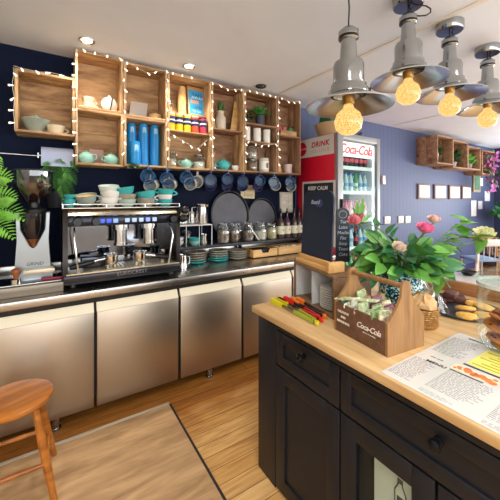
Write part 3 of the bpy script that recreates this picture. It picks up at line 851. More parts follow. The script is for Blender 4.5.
# head: slanted bright hood over a dark button band
b = MB(Matrix(((0, 0, 1, EX0 + .03), (1, 0, 0, 0), (0, 1, 0, 0), (0, 0, 0, 1))))
b.prism([(EF + .03, 1.43), (EF - .015, 1.385), (EF + .0, 1.375), (EF + .29, 1.375), (EF + .29, 1.43)], EX1 - EX0 - .06); b.build('hood', ES, em)
b = MB(); b.bb(EX0 + .03, EX1 - .03, EF + .012, EF + .29, 1.31, 1.375, .004); band = b.build('control_band', plain('band_dark', '#20222c', .2, .4), em)
for xx, cc in ((.30, '#2f5ae0'), (.345, '#2f5ae0'), (.39, '#7fa6ff'), (.47, '#9fb6d8'), (.52, '#9fb6d8'), (.57, '#9fb6d8'), (.62, '#7f9cff'), (.67, '#9fb6d8')):
    b = MB(); b.bb(xx - .016, xx + .016, EF + .008, EF + .013, 1.328, 1.358, .002)
    b.build('button', plain('button' + cc, cc, .3, emit=cc, es=.5), band)
for xx in (EX0 + .085, EX0 + .20, EX1 - .06):
    b = MB(); b.cyl((xx, EF + .014, 1.343), (xx, EF - .03, 1.343), .03, .026, 18); b.build('dial', BLACK, band)
b = MB(); b.bb(EX0 - .005, EX1 + .005, EF + .02, EB, 1.432, 1.440, .002); b.build('cup_tray', ES, em)
b = MB()
for y in (EF + .02, EB - .01): b.cyl((EX0, y, 1.462), (EX1, y, 1.462), .005, n=8)
for x in (EX0, EX1): b.cyl((x, EF + .02, 1.462), (x, EB - .01, 1.462), .005, n=8)
for x in (EX0, .33, .6, EX1):
    for y in (EF + .02, EB - .01): b.cyl((x, y, 1.44), (x, y, 1.462), .004, n=8)
b.build('cup_rail', CHROME, em)
for gx in (.44, .655):
    b = MB(); b.cyl((gx, EF + .11, 1.31), (gx, EF + .11, 1.27), .06, .06, 24); b.cyl((gx, EF + .11, 1.27), (gx, EF + .11, 1.17), .045, .045, 24); b.cyl((gx, EF + .11, 1.17), (gx, EF + .11, 1.15), .05, .05, 24)
    b.build('group_head', CHROME, em)
# steam wands
for s_, wx in ((-1, .13), (1, .80)):
    b = MB(); b.tube([(wx, EF + .05, 1.30), (wx, EF + .0, 1.27), (wx + s_ * .005, EF - .02, 1.22), (wx + s_ * -.02, EF - .005, 1.01)], .0065, 8)
    b.lathe([(0, -.02), (.01, -.02), (.008, .02), (0, .02)], c=(wx - s_ * .02, EF - .005, 1.01), n=10)
    b.build('steam_wand', CHROME, em)
for kx, kz in ((EX1 + .02, 1.41), (EX1 + .005, 1.345)):
    b = MB(); b.cyl((kx - .03, EF + .05, kz), (kx + .01, EF - .03, kz), .014); b.ball((kx + .01, EF - .035, kz), .036, 16, (1, .7, .9)); b.build('steam_knob', BLACK, em)
# portafilters resting on the tray
def portafilter(x, y, ang, label):
    p = (x, y, .993)
    t = thing('portafilter', label, 'portafilter', p, ang, 'portafilters resting on the drip tray')
    M = Matrix.Translation(p) @ Matrix.Rotation(ang, 4, 'Z') @ Matrix.Scale(1.25, 4)
    b = MB(M); b.lathe([(0, .02), (.03, .02), (.036, .028), (.036, .07), (.04, .072), (.04, .082), (.033, .082), (.031, .05), (0, .045)], n=24); b.lathe([(0, 0), (.012, 0), (.016, .02), (0, .02)], c=(-.02, 0, 0), n=12); b.lathe([(0, 0), (.012, 0), (.016, .02), (0, .02)], c=(.02, 0, 0), n=12); b.build('basket', CHROME, t)
    b = MB(M); b.tube([(.034, 0, .055), (.07, 0, .052), (.1, 0, .045)], [.009, .009, .012], 10); b.build('neck', CHROME, t)
    b = MB(M); b.tube([(.09, 0, .046), (.12, 0, .04), (.19, 0, .028), (.215, 0, .024)], [.012, .016, .017, .012], 12); b.build('handle', BLACK, t)
portafilter(.37, EF + .075, R(182), 'portafilter on the left of the drip tray with its handle leftward')
portafilter(.575, EF + .075, R(-4), 'portafilter on the right of the drip tray with its handle rightward')
b = MB(); b.bb(EX0 + .13, EX0 + .28, EF + .14, EF + .25, .996, 1.05, .004); 
tag(b.build('tray_box', plain('dark_box', '#2a2f36', .3)), 'dark box standing at the back left of the drip tray', 'box')
b = MB(); b.lathe([(0, 0), (.034, 0), (.038, .03), (.036, .09), (.033, .09), (.034, .03), (0, .006)], c=(.78, EF + .16, .996))
tag(b.build('milk_jug', CHROME), 'small steel jug on the drip tray under the right steam wand', 'jug')

# cups on the machine
zt = 1.441
def cups(items):
    for nm, lab, mat, r, hh, x, y, dz, rz, rot, fill in items:
        make_cup(nm, lab, mat, r * 1.1, hh * 1.13, (x, y, zt + dz * 1.13), rz, rot, group='cups warming on the coffee machine', fill=fill)
LATTE = plain('latte', '#d8ae72', .5)
cups([('coffee_cup', 'small turquoise cup at the left end on the coffee machine', TURQ, .036, .05, .105, 2.50, 0, 2.5, None, None),
      ('coffee_cup', 'small sage cup upside down on the small turquoise cup', TURQ, .034, .03, .105, 2.50, .05, 1.5, None, None),
      ('coffee_cup', 'wide grey cup tilted to show its tan inside on the coffee machine', SAGE, .066, .07, .215, 2.52, .012, -.2, (R(14), R(-6), -.2), LATTE),
      ('coffee_cup', 'lower white cup of the white stack on the coffee machine', WHITE, .065, .062, .36, 2.53, 0, -.3, None, None),
      ('coffee_cup', 'middle white cup of the white stack on the coffee machine', WHITE, .068, .06, .365, 2.53, .045, -.5, (R(-6), R(5), -.5), None),
      ('coffee_cup', 'top white cup of the white stack on the coffee machine', plain('mint_white', '#cfdcd5', .2), .066, .06, .362, 2.535, .083, -.1, (R(6), R(-8), .6), None),
      ('coffee_cup', 'pale sage cup at the bottom of the stack right of the white cups', plain('pale_sage', '#a9bfb2', .2), .062, .05, .49, 2.52, 0, 2.8, None, None),
      ('coffee_cup', 'speckled grey cup in the middle of the stack right of the white cups', GREYG, .062, .055, .49, 2.52, .032, .4, None, None),
      ('coffee_cup', 'turquoise cup on top of the stack right of the white cups', TURQ, .066, .06, .48, 2.525, .072, 2.6, (R(-7), R(8), 2.6), None),
      ('coffee_cup', 'speckled grey cup under the wide turquoise cup on the coffee machine', GREYG, .068, .06, .635, 2.53, 0, 3.0, None, None),
      ('coffee_cup', 'wide turquoise cup on the speckled grey cup on the coffee machine', TURQ, .072, .062, .64, 2.53, .045, .1, (R(-3), R(-7), .1), None),
      ('coffee_cup', 'turquoise cup at the bottom of the rightmost stack on the coffee machine', TURQ, .055, .05, .79, 2.53, 0, 2.9, None, None),
      ('coffee_cup', 'white cup in the middle of the rightmost stack on the coffee machine', WHITE, .055, .05, .79, 2.53, .034, 3.1, None, None),
      ('coffee_cup', 'turquoise cup on top of the rightmost stack on the coffee machine', TURQ, .062, .055, .79, 2.53, .072, 0, (R(3), R(5), 0), None)])

# ------------------------------------------------------------------ raised shelf with its wares
sh = thing('counter_shelf', 'black raised shelf standing on the steel worktop', 'shelf', (1.74, 2.83, .888))
b = MB(); b.bb(.92, 2.57, 2.68, 2.96, 1.030, 1.056, .003); b.build('shelf_board', plain('shelf_black', '#23252b', .4), sh)
for x in (.94, 1.75, 2.55):
    b = MB(); b.bb(x - .008, x + .008, 2.90, 2.95, .888, 1.030); b.build('leg', BLACKM, sh)
zs = 1.057
# wire rack
WX0, WX1, WY0, WY1 = .905, 1.30, 2.70, 2.94
wr = thing('wire_rack', 'white wire rack on the shelf holding bowls with jugs on top', 'rack', ((WX0 + WX1) / 2, 2.82, zs))
b = MB()
for x in (WX0, WX1):
    for y in (WY0, WY1): b.cyl((x, y, zs), (x, y, 1.252), .004, n=8)
for y in (WY0, WY1): b.cyl((WX0, y, 1.252), (WX1, y, 1.252), .004, n=8)
for x in (WX0, WX1): b.cyl((x, WY0, 1.252), (x, WY1, 1.252), .004, n=8)
b.build('frame', plain('white_wire', '#dcdcda', .35), wr)
b = MB()
for k in range(1, 13): y = WY0 + (WY1 - WY0) * k / 13; b.cyl((WX0, y, 1.252), (WX1, y, 1.252), .0025, n=6)
for x in (1.04, 1.17): b.cyl((x, WY0, zs), (x, WY0, 1.252), .003, n=6)
b.build('grid', plain('white_wire', '#dcdcda', .35), wr)
def jug(x, y, z, r, h, label, rz=0):
    p = (x, y, z)
    t = thing('steel_jug', label, 'jug', p)
    b = MB(); b.lathe([(0, 0), (r, 0), (r * 1.03, .01), (r * .8, h * .8), (r * .88, h), (r * .84, h), (r * .76, h * .8), (r * .95, .012), (0, .006)], c=p, n=28); b.build('jug_body', CHROME, t)
    M = Matrix.Translation(p) @ Matrix.Rotation(rz, 4, 'Z')
    b = MB(M); b.tube([(r * .85, 0, h * .85), (r * 1.5, 0, h * .82), (r * 1.5, 0, h * .35), (r * .95, 0, h * .25)], .005, 8); b.build('handle', CHROME, t)
    b = MB(M); b.lathe([(.0, 0), (.012, .0), (.018, h * .14), (0, h * .14)], c=(-r * .85, 0, h * .86), n=10); b.build('spout', CHROME, t)
zr = 1.259
jug(.975, 2.80, zr, .042, .10, 'small steel jug at the left on the wire rack', 2.4)
jug(1.06, 2.84, zr, .046, .105, 'steel jug second from the left on the wire rack', 2.6)
jug(1.235, 2.80, zr, .062, .19, 'tall steel jug at the right end on the wire rack', 2.9)
jug(1.15, 2.84, zr, .042, .115, 'steel jug left of the tall one on the wire rack', 0.5)
def bowl(x, y, z, r, h, mat, label, grp=None):
    b = MB(); b.lathe([(0, .003), (r * .5, 0), (r * .55, .004), (r * .88, h * .45), (r, h), (r - .004, h), (r * .84, h * .48), (r * .5, .01), (0, .01)], c=(0, 0, 0), n=28)
    o = b.build('bowl', mat, local=True); o.location = (x, y, z)
    return tag(o, label, 'bowl', grp)
bowl(.985, 2.80, zs, .068, .05, WHITE, 'lower white bowl of the pair inside the wire rack')
bowl(.98, 2.80, zs + .03, .07, .055, WHITE, 'upper white bowl of the pair inside the wire rack')
make_jar('clear glass jar behind the white bowls in the wire rack', (1.105, 2.87, zs), .05, .14, None)
bowl(1.15, 2.77, zs, .055, .045, MINT, 'lower mint bowl of the pair inside the wire rack')
bowl(1.15, 2.77, zs + .028, .057, .045, TURQ, 'upper turquoise bowl of the pair inside the wire rack')
jug(1.25, 2.78, zs, .036, .1, 'small steel jug standing inside the wire rack', 1.0)
# jars
SEED = plain('jar_seeds', '#7e6a5f', .8, noise=.6, nscale=70); PALE = plain('jar_sugar', '#d6c9bb', .8, noise=.2, nscale=70); BRN = plain('jar_brown', '#6d5241', .8, noise=.5, nscale=70); STRW = plain('jar_straw', '#bfae84', .8, noise=.3, nscale=60)
for i, (x, y, r, h, ct, fh, lb) in enumerate(((1.455, 2.76, .066, .215, SEED, .62, 'clip top jar of grey seeds next to the wire rack'), (1.59, 2.78, .058, .20, BRN, .55, 'clip top jar of brown tea, second right of the wire rack'),
        (1.68, 2.86, .054, .20, BRN, .6, 'clip top jar behind the brown tea jar'), (1.76, 2.77, .062, .205, SEED, .5, 'clip top jar with a white scoop handle across it'), (1.92, 2.77, .07, .205, PALE, .45, 'wide clip top jar half full of pale sugar'), (2.07, 2.77, .062, .175, STRW, .7, 'straw coloured jar left of the dark bottles'))):
    make_jar(lb, (x, y, zs), r, h, ct, fh)
b = MB(); b.cyl((1.735, 2.698, 1.215), (1.845, 2.692, 1.064), .007, n=8); b.ball((1.733, 2.698, 1.218), .012, 10)
tag(b.build('scoop', WHITE), 'white scoop leaning against the clip top jar', 'scoop')
# syrup bottles
for i, (x, y, nm) in enumerate(((2.195, 2.76, 'first'), (2.295, 2.77, 'second'), (2.395, 2.76, 'third'), (2.49, 2.78, 'fourth'))):
    p = (x, y, zs)
    t = thing('syrup_bottle', f'{nm} dark syrup bottle from the left on the raised shelf', 'bottle', p, 0, 'syrup bottles on the raised shelf')
    r = .046
    b = MB(); b.lathe([(0, 0), (r, 0), (r, .17), (r * .85, .195), (.014, .235), (.014, .275), (0, .275)], c=p, n=20); b.build('bottle_body', plain('syrup_glass', '#3b2a26', .12, coat=.5) if i % 2 == 0 else plain('syrup_plum', '#4a2b33', .12, coat=.5), t)
    b = MB(); b.lathe([(r + .0008, .045), (r + .0008, .135)], c=p, n=20); b.build('label_band', plain('bottle_label', '#d9d6bd', .6), t)
    b = MB(); b.bb(p[0] - .008, p[0] + .006, p[1] - r - .002, p[1] - r + .001, zs + .085, zs + .1); b.build('label_mark', RED, t)
    b = MB(); b.lathe([(0, .275), (.018, .275), (.018, .30), (.007, .305), (.007, .335), (0, .335)], c=p, n=14); b.tube([(p[0], p[1], p[2] + .325), (p[0] - .02, p[1] - .02, p[2] + .33), (p[0] - .035, p[1] - .03, p[2] + .318)], .005, 8); b.build('pump', BLACK, t)
# round trays leaning on the wall
for x, r, y, zc, lb in ((1.635, .266, 2.94, 0, 'large round black tray leaning on the wall behind the jars'), (2.06, .226, 2.94, 0, 'smaller round black tray leaning on the wall behind the jars')):
    t = thing('round_tray', lb, 'tray', (x, y, zs + r))
    M = basis((x, y - .0, zs + r + .002), (1, 0, 0), (0, .1, 1))
    b = MB(M); b.lathe([(0, -.006), (r * .93, -.006), (r * .95, 0), (r * .95, .001), (0, .0)], n=40, sx=.89); b.build('tray_plate', plain('tray_dark', '#5d5c64', .55, noise=.15), t)
    b = MB(M); b.lathe([(r * .90, 0), (r * .96, .018), (r, .018), (r, .012), (r * .96, -.007), (r * .9, -.007)], n=40, sx=.89); b.build('rim', BLACK, t)
# note + frame on the wall
t = thing('wall_note', 'cream note with brown handwriting on the wall above the round trays', 'note', (1.84, 2.995, 1.57))
M = basis((1.90, 2.998, 1.585), (1, 0, -.04), (.04, 0, 1))
b = MB(M); b.bb(-.095, .095, -.078, .078, 0, .002); b.build('paper', plain('cream_note', '#d8cba6', .8), t)
text('Please', .055, plain('brown_ink', '#7a5230', .8), t, M @ Matrix.Translation((0, .035, .002)), shear=.2); text('Enjoy', .055, plain('gold_ink', '#b08338', .8), t, M @ Matrix.Translation((0, -.035, .002)), shear=.2)
t = thing('picture_frame', 'small framed print on the dark wall behind the syrup bottles', 'picture', (2.36, 2.99, 1.45))
b = MB(); b.bb(2.36, 2.565, 2.98, 2.998, 1.33, 1.585, .003); b.build('frame', plain('pale_frame', '#cfc7b6', .5), t)
b = MB(); b.bb(2.378, 2.547, 2.976, 2.981, 1.35, 1.565); b.build('print', plain('aged_print', '#dcd6c4', .7, noise=.2, nscale=40), t)
# saucer stacks under the shelf
sp = None
for nm, x, y, mats in (('left', 1.16, 2.75, [TURQ, SAGE, GREYG, GREYG, GREYG]), ('middle', 1.385, 2.73, [TURQ, TURQ, GREYG, SAGE, GREYG]), ('right', 1.60, 2.72, [GREYG, SAGE, GREYG, GREYG])):
    for k, mt in enumerate(mats):
        b = MB(); r = .098
        b.lathe([(0, .002), (r * .5, 0), (r * .9, .012), (r, .024), (r - .003, .027), (r * .86, .016), (r * .5, .006), (0, .006)], n=30)
        o = b.build('saucer', mt, local=True); o.location = (x, y, .888 + k * .0215)
        cn = {TURQ: 'turquoise', SAGE: 'sage', GREYG: 'speckled grey'}[mt]
        tag(o, f'{cn} saucer, {ORD[k]} from the bottom of the {nm} stack under the shelf', 'saucer', 'saucers stacked under the raised shelf')
jug(.965, 2.60, .888, .045, .12, 'steel jug on the worktop beside the coffee machine', 0)
# wooden boxes
def tray_box(x0, x1, y0, y1, z0, h, label, notch):
    t = thing('wooden_box', label, 'box', ((x0 + x1) / 2, (y0 + y1) / 2, z0), 0, 'open wooden boxes under the raised shelf')
    b = MB(); b.bb(x0, x1, y0, y1, z0, z0 + .008); b.build('bottom_panel', PINE, t)
    M = Matrix(((1, 0, 0, x0), (0, 0, -1, y0 + .01), (0, 1, 0, z0), (0, 0, 0, 1)))
    w = x1 - x0
    if notch: pts = [(0, 0), (w, 0), (w, h), (w * .68, h), (w * .62, h * .55), (w * .38, h * .55), (w * .32, h), (0, h)]
    else: pts = [(0, 0), (w, 0), (w, h), (0, h)]
    b = MB(M); b.prism(pts, .01); b.build('front_panel', PINE, t)
    b = MB(); b.bb(x0, x1, y1 - .01, y1, z0, z0 + h); b.build('back_panel', PINE, t)
    for xa in (x0, x1 - .01): b = MB(); b.bb(xa, xa + .01, y0 + .01, y1 - .01, z0, z0 + h); b.build('side_panel', PINE, t)
tray_box(1.735, 2.045, 2.63, 2.84, .888, .085, 'open wooden box with a notched front under the shelf', True)
tray_box(2.06, 2.49, 2.63, 2.85, .888, .085, 'plain open wooden box of packets next to the notched box', False)
b = MB(); b.box((1.89, 2.735, .934), (.2, .14, .07), bev=.01)
tag(b.build('napkin_pack', plain('dark_napkin', '#26262c', .8)), 'dark napkin pack inside the notched wooden box', 'napkins')
for k in range(9):
    b = MB(); b.box((0, 0, .04), (.036, .1, .075), bev=.006, M=Matrix.Translation((2.095 + k * .044, 2.735, .8985)) @ Matrix.Rotation(R(random.uniform(-9, 9)), 4, 'Y'))
    cc = ['#d9cfb8', '#c9a06a', '#e4e0d4'][k % 3]
    tag(b.build('sugar_packet', plain('pk' + cc, cc, .6)), f'{["cream", "tan", "white"][k % 3]} packet, {ORD[k]} from the left in the plain wooden box', 'packet', 'packets in the plain wooden box')

# ------------------------------------------------------------------ drinks fridge
FX0, FX1, FY0, FY1, FH = 2.622, 3.372, 2.30, 2.96, 2.232
df = thing('drinks_fridge', 'tall red sided drinks fridge with a lit glass door of bottles', 'fridge', ((FX0 + FX1) / 2, 2.65, 0))
FG = plain('fridge_grey', '#9a9b9c', .35, .4); FW = plain('fridge_white', '#e6ebee', .4)
b = MB(); b.bb(FX0, FX0 + .035, FY0 + .05, FY1, .06, FH, .003); b.build('side_panel', RED, df)
b = MB(); b.bb(FX1 - .035, FX1, FY0 + .05, FY1, .06, FH, .003); b.build('side_panel', RED, df)
b = MB(); b.bb(FX0 + .035, FX1 - .035, FY1 - .04, FY1, .06, FH); b.build('back_panel', FW, df)
b = MB(); b.bb(FX0 + .035, FX1 - .035, FY0 + .05, FY1 - .04, FH - .06, FH); b.build('top_panel', FG, df)
b = MB(); b.bb(FX0 + .035, FX1 - .035, FY0 + .05, FY1 - .04, .06, .3); b.build('motor_housing', DARKM, df)
for x in (FX0 + .06, FX1 - .06):
    for y in (FY0 + .1, FY1 - .06):
        b = MB(); b.cyl((x, y, 0), (x, y, .062), .025); b.build('foot', BLACK, df)
d = MB()
d.bb(FX0, FX0 + .085, FY0, FY0 + .048, .3, FH, .004); d.bb(FX1 - .055, FX1, FY0, FY0 + .048, .3, FH, .004)
d.bb(FX0 + .085, FX1 - .055, FY0, FY0 + .048, FH - .07, FH, .004); d.bb(FX0 + .085, FX1 - .055, FY0, FY0 + .048, .3, .38, .004)
door = d.build('door', FG, df)
for xa in (FX0 + .036, FX1 - .041):
    b = MB(); b.bb(xa, xa + .005, FY0 + .052, FY1 - .041, .3, FH - .061); b.build('liner', FW, df)
b = MB(); b.bb(FX0 + .085, FX1 - .055, FY0 + .014, FY0 + .02, .38, FH - .07); b.build('pane', PANE, door)
b = MB(); b.bb(FX0 + .03, FX0 + .055, FY0 - .03, FY0 - .001, 1.0, 1.5, .006); b.build('handle', DARKM, door)
SHZ = [.60, .93, 1.255, 1.585, 1.87]
for zz in SHZ:
    b = MB(); b.bb(FX0 + .04, FX1 - .04, FY0 + .08, FY1 - .05, zz - .012, zz, .002); b.bb(FX0 + .04, FX1 - .04, FY0 + .072, FY0 + .08, zz - .03, zz + .012); b.build('shelf', FW, df)
# lit header inside the door
M = basis(((FX0 + FX1) / 2 + .01, FY0 + .07, 2.075), (1, 0, 0), (0, 0, 1))
b = MB(M); b.bb(-.30, .30, -.085, .085, -.012, 0); hd = b.build('header_sign', plain('header_lit', '#f6e9ea', .4, emit='#fff0f0', es=.5), df)
text('Coca-Cola', .155, plain('script_red', '#d2203a', .4, emit='#d2203a', es=.35), df, M @ Matrix.Translation((0, 0, .001)), shear=.35, bold=.0015, spacing=.88, name='header_script')
b = MB(); b.bb(FX1 - .062, FX1 - .045, FY0 + .052, FY0 + .066, .42, FH - .09); b.build('light_strip', plain('led_strip', '#ffffff', .4, emit='#eaf6ff', es=2), df)
b = MB(); b.bb(FX0 + .09, FX0 + .1, FY0 + .052, FY0 + .062, .42, FH - .09); b.build('light_strip', plain('led_strip', '#ffffff', .4, emit='#eaf6ff', es=2), df)
# side graphics
M = basis((FX0 - .0008, 2.64, 2.12), (0, -1, 0), (0, 0, 1))
b = MB(M); b.bb(-.31, .285, -.115, .108, 0, .001); b.build('white_band', plain('band_white', '#d6d2cc', .45), df)
text('DRINK', .085, plain('drink_red', '#b3122a', .4), df, M @ Matrix.Translation((.07, .02, .0012)), shear=.2, bold=.003, spacing=1.12)
text('ICE COLD', .05, plain('cold_grey', '#a3a09c', .4), df, M @ Matrix.Translation((.07, -.055, .0012)), spacing=1.4)
b = MB(M); b.lathe([(0, .001), (.085, .001), (.085, .0016), (0, .0016)], c=(-.235, -.005, 0), n=32); b.build('red_disc', RED, df)
text('Coca-Cola', .035, WHITEP, df, M @ Matrix.Translation((-.235, -.005, .002)), shear=.35, name='disc_script')
# bottles
def fbottle(cap, liq, lab):
    t = thing('drink_bottle', 'x', 'bottle', FAR, 0, 'drink bottles in the lit fridge')
    b = MB(); b.lathe([(0, 0), (.03, 0), (.032, .02), (.029, .06), (.032, .11), (.026, .15), (.012, .19), (.012, .21), (0, .21)], n=14); b.build('bottle_body', liq, t, local=True)
    b = MB(); b.lathe([(.0308, .065), (.0324, .105)], n=14); b.build('label_band', lab, t, local=True)
    b = MB(); b.lathe([(.0145, .205), (.0145, .225), (0, .225)], n=12); b.build('cap', cap, t, local=True)
    return t
LW = plain('label_pale', '#e7ecef', .5); LR = plain('label_red', '#d73345', .5); LB = plain('label_blue', '#7aa8d8', .5)
kinds = {'cola': fbottle(RED, plain('cola_brown', '#2c1210', .15), LR), 'water': fbottle(plain('cap_blue', '#3f7fd0', .4), plain('water_clear', '#c5dbe6', .15), LB),
         'green': fbottle(plain('cap_green', '#2f8f4c', .4), plain('bottle_green', '#4fa070', .15), LW), 'pink': fbottle(plain('cap_pink', '#e86a8f', .4), plain('pink_drink', '#f0a4b8', .15), LW), 'amber': fbottle(plain('cap_orange', '#e8862c', .4), plain('amber_drink', '#d98a3c', .15), LW)}
rows = [('cola', 'cola bottle', 'top'), ('water', 'clear water bottle', 'second'), ('pink', 'pink drink bottle', 'third'), ('water', 'clear water bottle', 'fourth'), ('green', 'green drink bottle', 'bottom')]
alt = [None, ('green', 'green drink bottle'), None, ('cola', 'cola bottle'), ('amber', 'amber drink bottle')]
used = set()
for ri, (zz, row) in enumerate(zip(SHZ[::-1], rows)):
    for dpt in range(2):
        for k in range(7):
            kk, nm = row[0], row[1]
            if alt[ri] and (k + dpt) % 3 == 1: kk, nm = alt[ri]
            p = (FX0 + .11 + k * .085, FY0 + .13 + dpt * .11, zz + .001)
            lab = f'{nm} on the {row[2]} shelf of the lit fridge, {"front" if dpt == 0 else "second"} rank'
            if kk not in used:
                used.add(kk); kinds[kk].location = p; kinds[kk]['label'] = lab; kinds[kk]['group'] = f'{nm}s on the {row[2]} fridge shelf, {"front" if dpt == 0 else "second"} rank'
            else:
                dup(kinds[kk], p, lab, group=f'{nm}s on the {row[2]} fridge shelf, {"front" if dpt == 0 else "second"} rank')
# things on top of the fridge
p = (2.80, 2.55, FH)
t = thing('wide_basket', 'wide beige basket standing on top of the fridge', 'basket', p)
b = MB(); b.lathe([(0, 0), (.15, 0), (.19, .1), (.20, .15), (.185, .15), (.17, .1), (.14, .012), (0, .012)], c=p, n=32); b.build('weave', plain('beige_weave', '#b79a73', .8, bump=.5, bscale=40), t)
b = MB(); b.bb(2.68, 2.92, 2.46, 2.64, FH + .02, FH + .24, .01)
tag(b.build('green_box', plain('green_card', '#2f6a4c', .5)), 'dark green box sitting inside the beige basket', 'box')
bushy('potted_plant', 'dark leafy plant on top of the fridge behind the pendant bulb', '', (3.2, 2.6, FH), .07, .08, .16, 60, LEAFD, plain('dark_pot', '#2d2f33', .5), .04)
# chalk sign on the fridge side
t = thing('chalk_sign', 'white edged chalk sign fixed to the red side of the fridge', 'sign', (2.6, 2.6, 1.3))
M = basis((2.612, 2.595, 1.34), (0, -1, 0), (0, 0, 1))
b = MB(M); b.bb(-.26, .26, -.37, .37, -.008, 0); b.build('frame', plain('frame_white', '#d9d6d2', .5), t)
b = MB(M); b.bb(-.235, .235, -.345, .345, 0, .002); b.build('chalkboard', plain('slate_blue_black', '#272b36', .6), t)
text('KEEP CALM', .062, WHITEP, t, M @ Matrix.Translation((0, .285, .003)), bold=.001)
text('AND', .04, WHITEP, t, M @ Matrix.Translation((0, .21, .003)))

# ------------------------------------------------------------------ island
IX, IY = .975, 1.428
ic = thing('island_cabinet', 'black painted island cabinet with panelled drawers and doors', 'cabinet', (1.5, .4, 0))
b = MB(); b.bb(IX + .022, 2.15, -.62, IY, .06, .866); b.bb(IX, IX + .022, 1.272, IY, .0, .866, .002)
b.bb(IX, IX + .022, -.62, 1.272, .828, .866, .001); b.bb(IX + .05, 2.1, -.6, IY - .02, 0, .06); b.build('carcass', NAVYP, ic)
def shaker(kind, y0, y1, z0, z1, st=.075, glassy=False):
    b = MB(); x0, x1 = IX, IX + .02
    g = .003
    y0 += g; y1 -= g; z0 += g; z1 -= g
    b.bb(x0, x1, y0, y0 + st, z0, z1, .0015); b.bb(x0, x1, y1 - st, y1, z0, z1, .0015)
    b.bb(x0, x1, y0 + st, y1 - st, z1 - st, z1, .0015); b.bb(x0, x1, y0 + st, y1 - st, z0, z0 + st, .0015)
    if not glassy: b.bb(x0 + .009, x1, y0 + st, y1 - st, z0 + st, z1 - st)
    o = b.build(kind, NAVYP, ic)
    if glassy:
        b = MB(); b.bb(x0 + .010, x0 + .014, y0 + st, y1 - st, z0 + st, z1 - st); b.build('pane', PANE, o)
    return o
def knob(par, y, zz):
    b = MB(basis((IX, y, zz), (0, 1, 0), (0, 0, 1)) @ Matrix.Rotation(PI, 4, 'X')) if False else MB(Matrix(((0, 0, -1, IX), (0, 1, 0, y), (1, 0, 0, zz), (0, 0, 0, 1))))
    b.lathe([(.016, 0), (.016, .004), (.008, .008), (.008, .02), (.019, .026), (.019, .032), (.012, .038), (0, .039)], n=20)
    b.build('knob', plain('knob_black', '#15171d', .25, .5), par)
dr1 = shaker('drawer', .847, 1.270, .648, .826, .055); knob(dr1, 1.055, .775)
dr2 = shaker('drawer', .095, .845, .648, .826, .05); knob(dr2, .47, .772)
dr3 = shaker('drawer', -.62, .093, .648, .826, .05); knob(dr3, -.26, .772)
shaker('door', .847, 1.270, .012, .645, .07)
shaker('door', .478, .845, .012, .645, .072, True)
dd = shaker('door', .095, .475, .012, .645, .072, True)
shaker('door', -.62, .093, .012, .645, .072)
# inside of glazed doors: back board with a notice
nt_ = thing('paper_notice', 'white notice with a bottle drawing behind the cabinet glass', 'notice', (IX + .018, .62, .06 + .1))
b = MB(); b.bb(IX + .0165, IX + .0175, .554, .70, .20, .575); b.build('sheet', plain('grey_white_sheet', '#c6c2b6', .8), nt_)
M = basis((IX + .0164, .60, .49), (0, -1, 0), (0, 0, 1))
b = MB(M)
ink = [[(-.02, -.06), (-.02, .015), (-.008, .04), (-.008, .06), (.008, .06), (.008, .04), (.02, .015), (.02, -.06)]]
b.tube([(x, y, .0006) for x, y in ink[0]], .0022, 5, True); b.bb(-.018, .018, -.045, -.03, 0, .0012); b.bb(-.008, .008, .045, .058, 0, .0012); b.bb(-.012, .012, -.02, 0, 0, .0012)
b.build('bottle_drawing', plain('ink_grey', '#4c4a48', .8), nt_)
# island worktop
b = MB(); b.bb(.945, 2.2, -.65, 1.452, .867, .9, .003)
tag(b.build('island_worktop', OAK), 'pale oak worktop laid over the black island cabinet', 'worktop')
ZT = .9005
b = MB(); b.bb(2.165, 2.195, .3, 1.3, ZT, ZT + .075, .003)
tag(b.build('upstand_board', wood('upstand_wood', '#8a5a38', '#b48257', 'Y', 5, .5)), 'brown wooden board standing along the far edge behind the cookies', 'board')

# ---- plate crate (turned 11 degrees)
def frame2(o, dirL, z):
    """local axes: x = along the length (towards the camera), y = depth away, z up"""
    L = Vector((dirL[0], dirL[1], 0)).normalized(); D = Vector((-L.y, L.x, 0))
    M = Matrix((L, D, Vector((0, 0, 1)))).transposed().to_4x4(); M.translation = (o[0], o[1], z); return M
MC = frame2((1.251, 1.446), (-.079, -.388), ZT)
ang = math.atan2(-.388, -.079)
pc = thing('plate_crate', 'open fronted wooden box with a grey lining holding plates on the island', 'box', (1.251, 1.446, ZT), ang)
BW = wood('box_brown', '#5c4230', '#80603f', 'X', 8, .5)
CL, CD, CH, T = .40, .235, .215, .012
for nm, q in (('bottom_panel', (0, CL, 0, CD, 0, T)), ('top_panel', (0, CL, 0, CD, CH - T, CH)), ('side_panel', (0, T, 0, CD, T, CH - T)), ('side_panel', (CL - T, CL, 0, CD, T, CH - T)), ('back_panel', (T, CL - T, CD - T, CD, T, CH - T))):
    b = MB(MC); b.bb(*q, bev=.0015); b.build(nm, BW, pc)
b = MB(MC); b.bb(.185, .189, .01, CD - T, T, CH - T); b.bb(T, .185, CD - T - .004, CD - T - .001, T, CH - T); b.bb(T, T + .003, .01, CD - T - .004, T, CH - T); b.build('grey_lining', plain('grey_acrylic', '#cdcfcf', .3), pc)
for k in range(9):
    b = MB(); r = .098
    b.lathe([(0, .002), (r * .62, 0), (r * .75, .004), (r, .012), (r, .0145), (r * .72, .0075), (0, .006)], n=32)
    o = b.build('plate', WHITE, local=True); o.location = MC @ Vector((.288, .112, T + .0005 + k * .0125)); 
    tag(o, f'white plate, {ORD[k]} from the bottom of the stack in the island box', 'plate', 'white plates stacked in the island box')
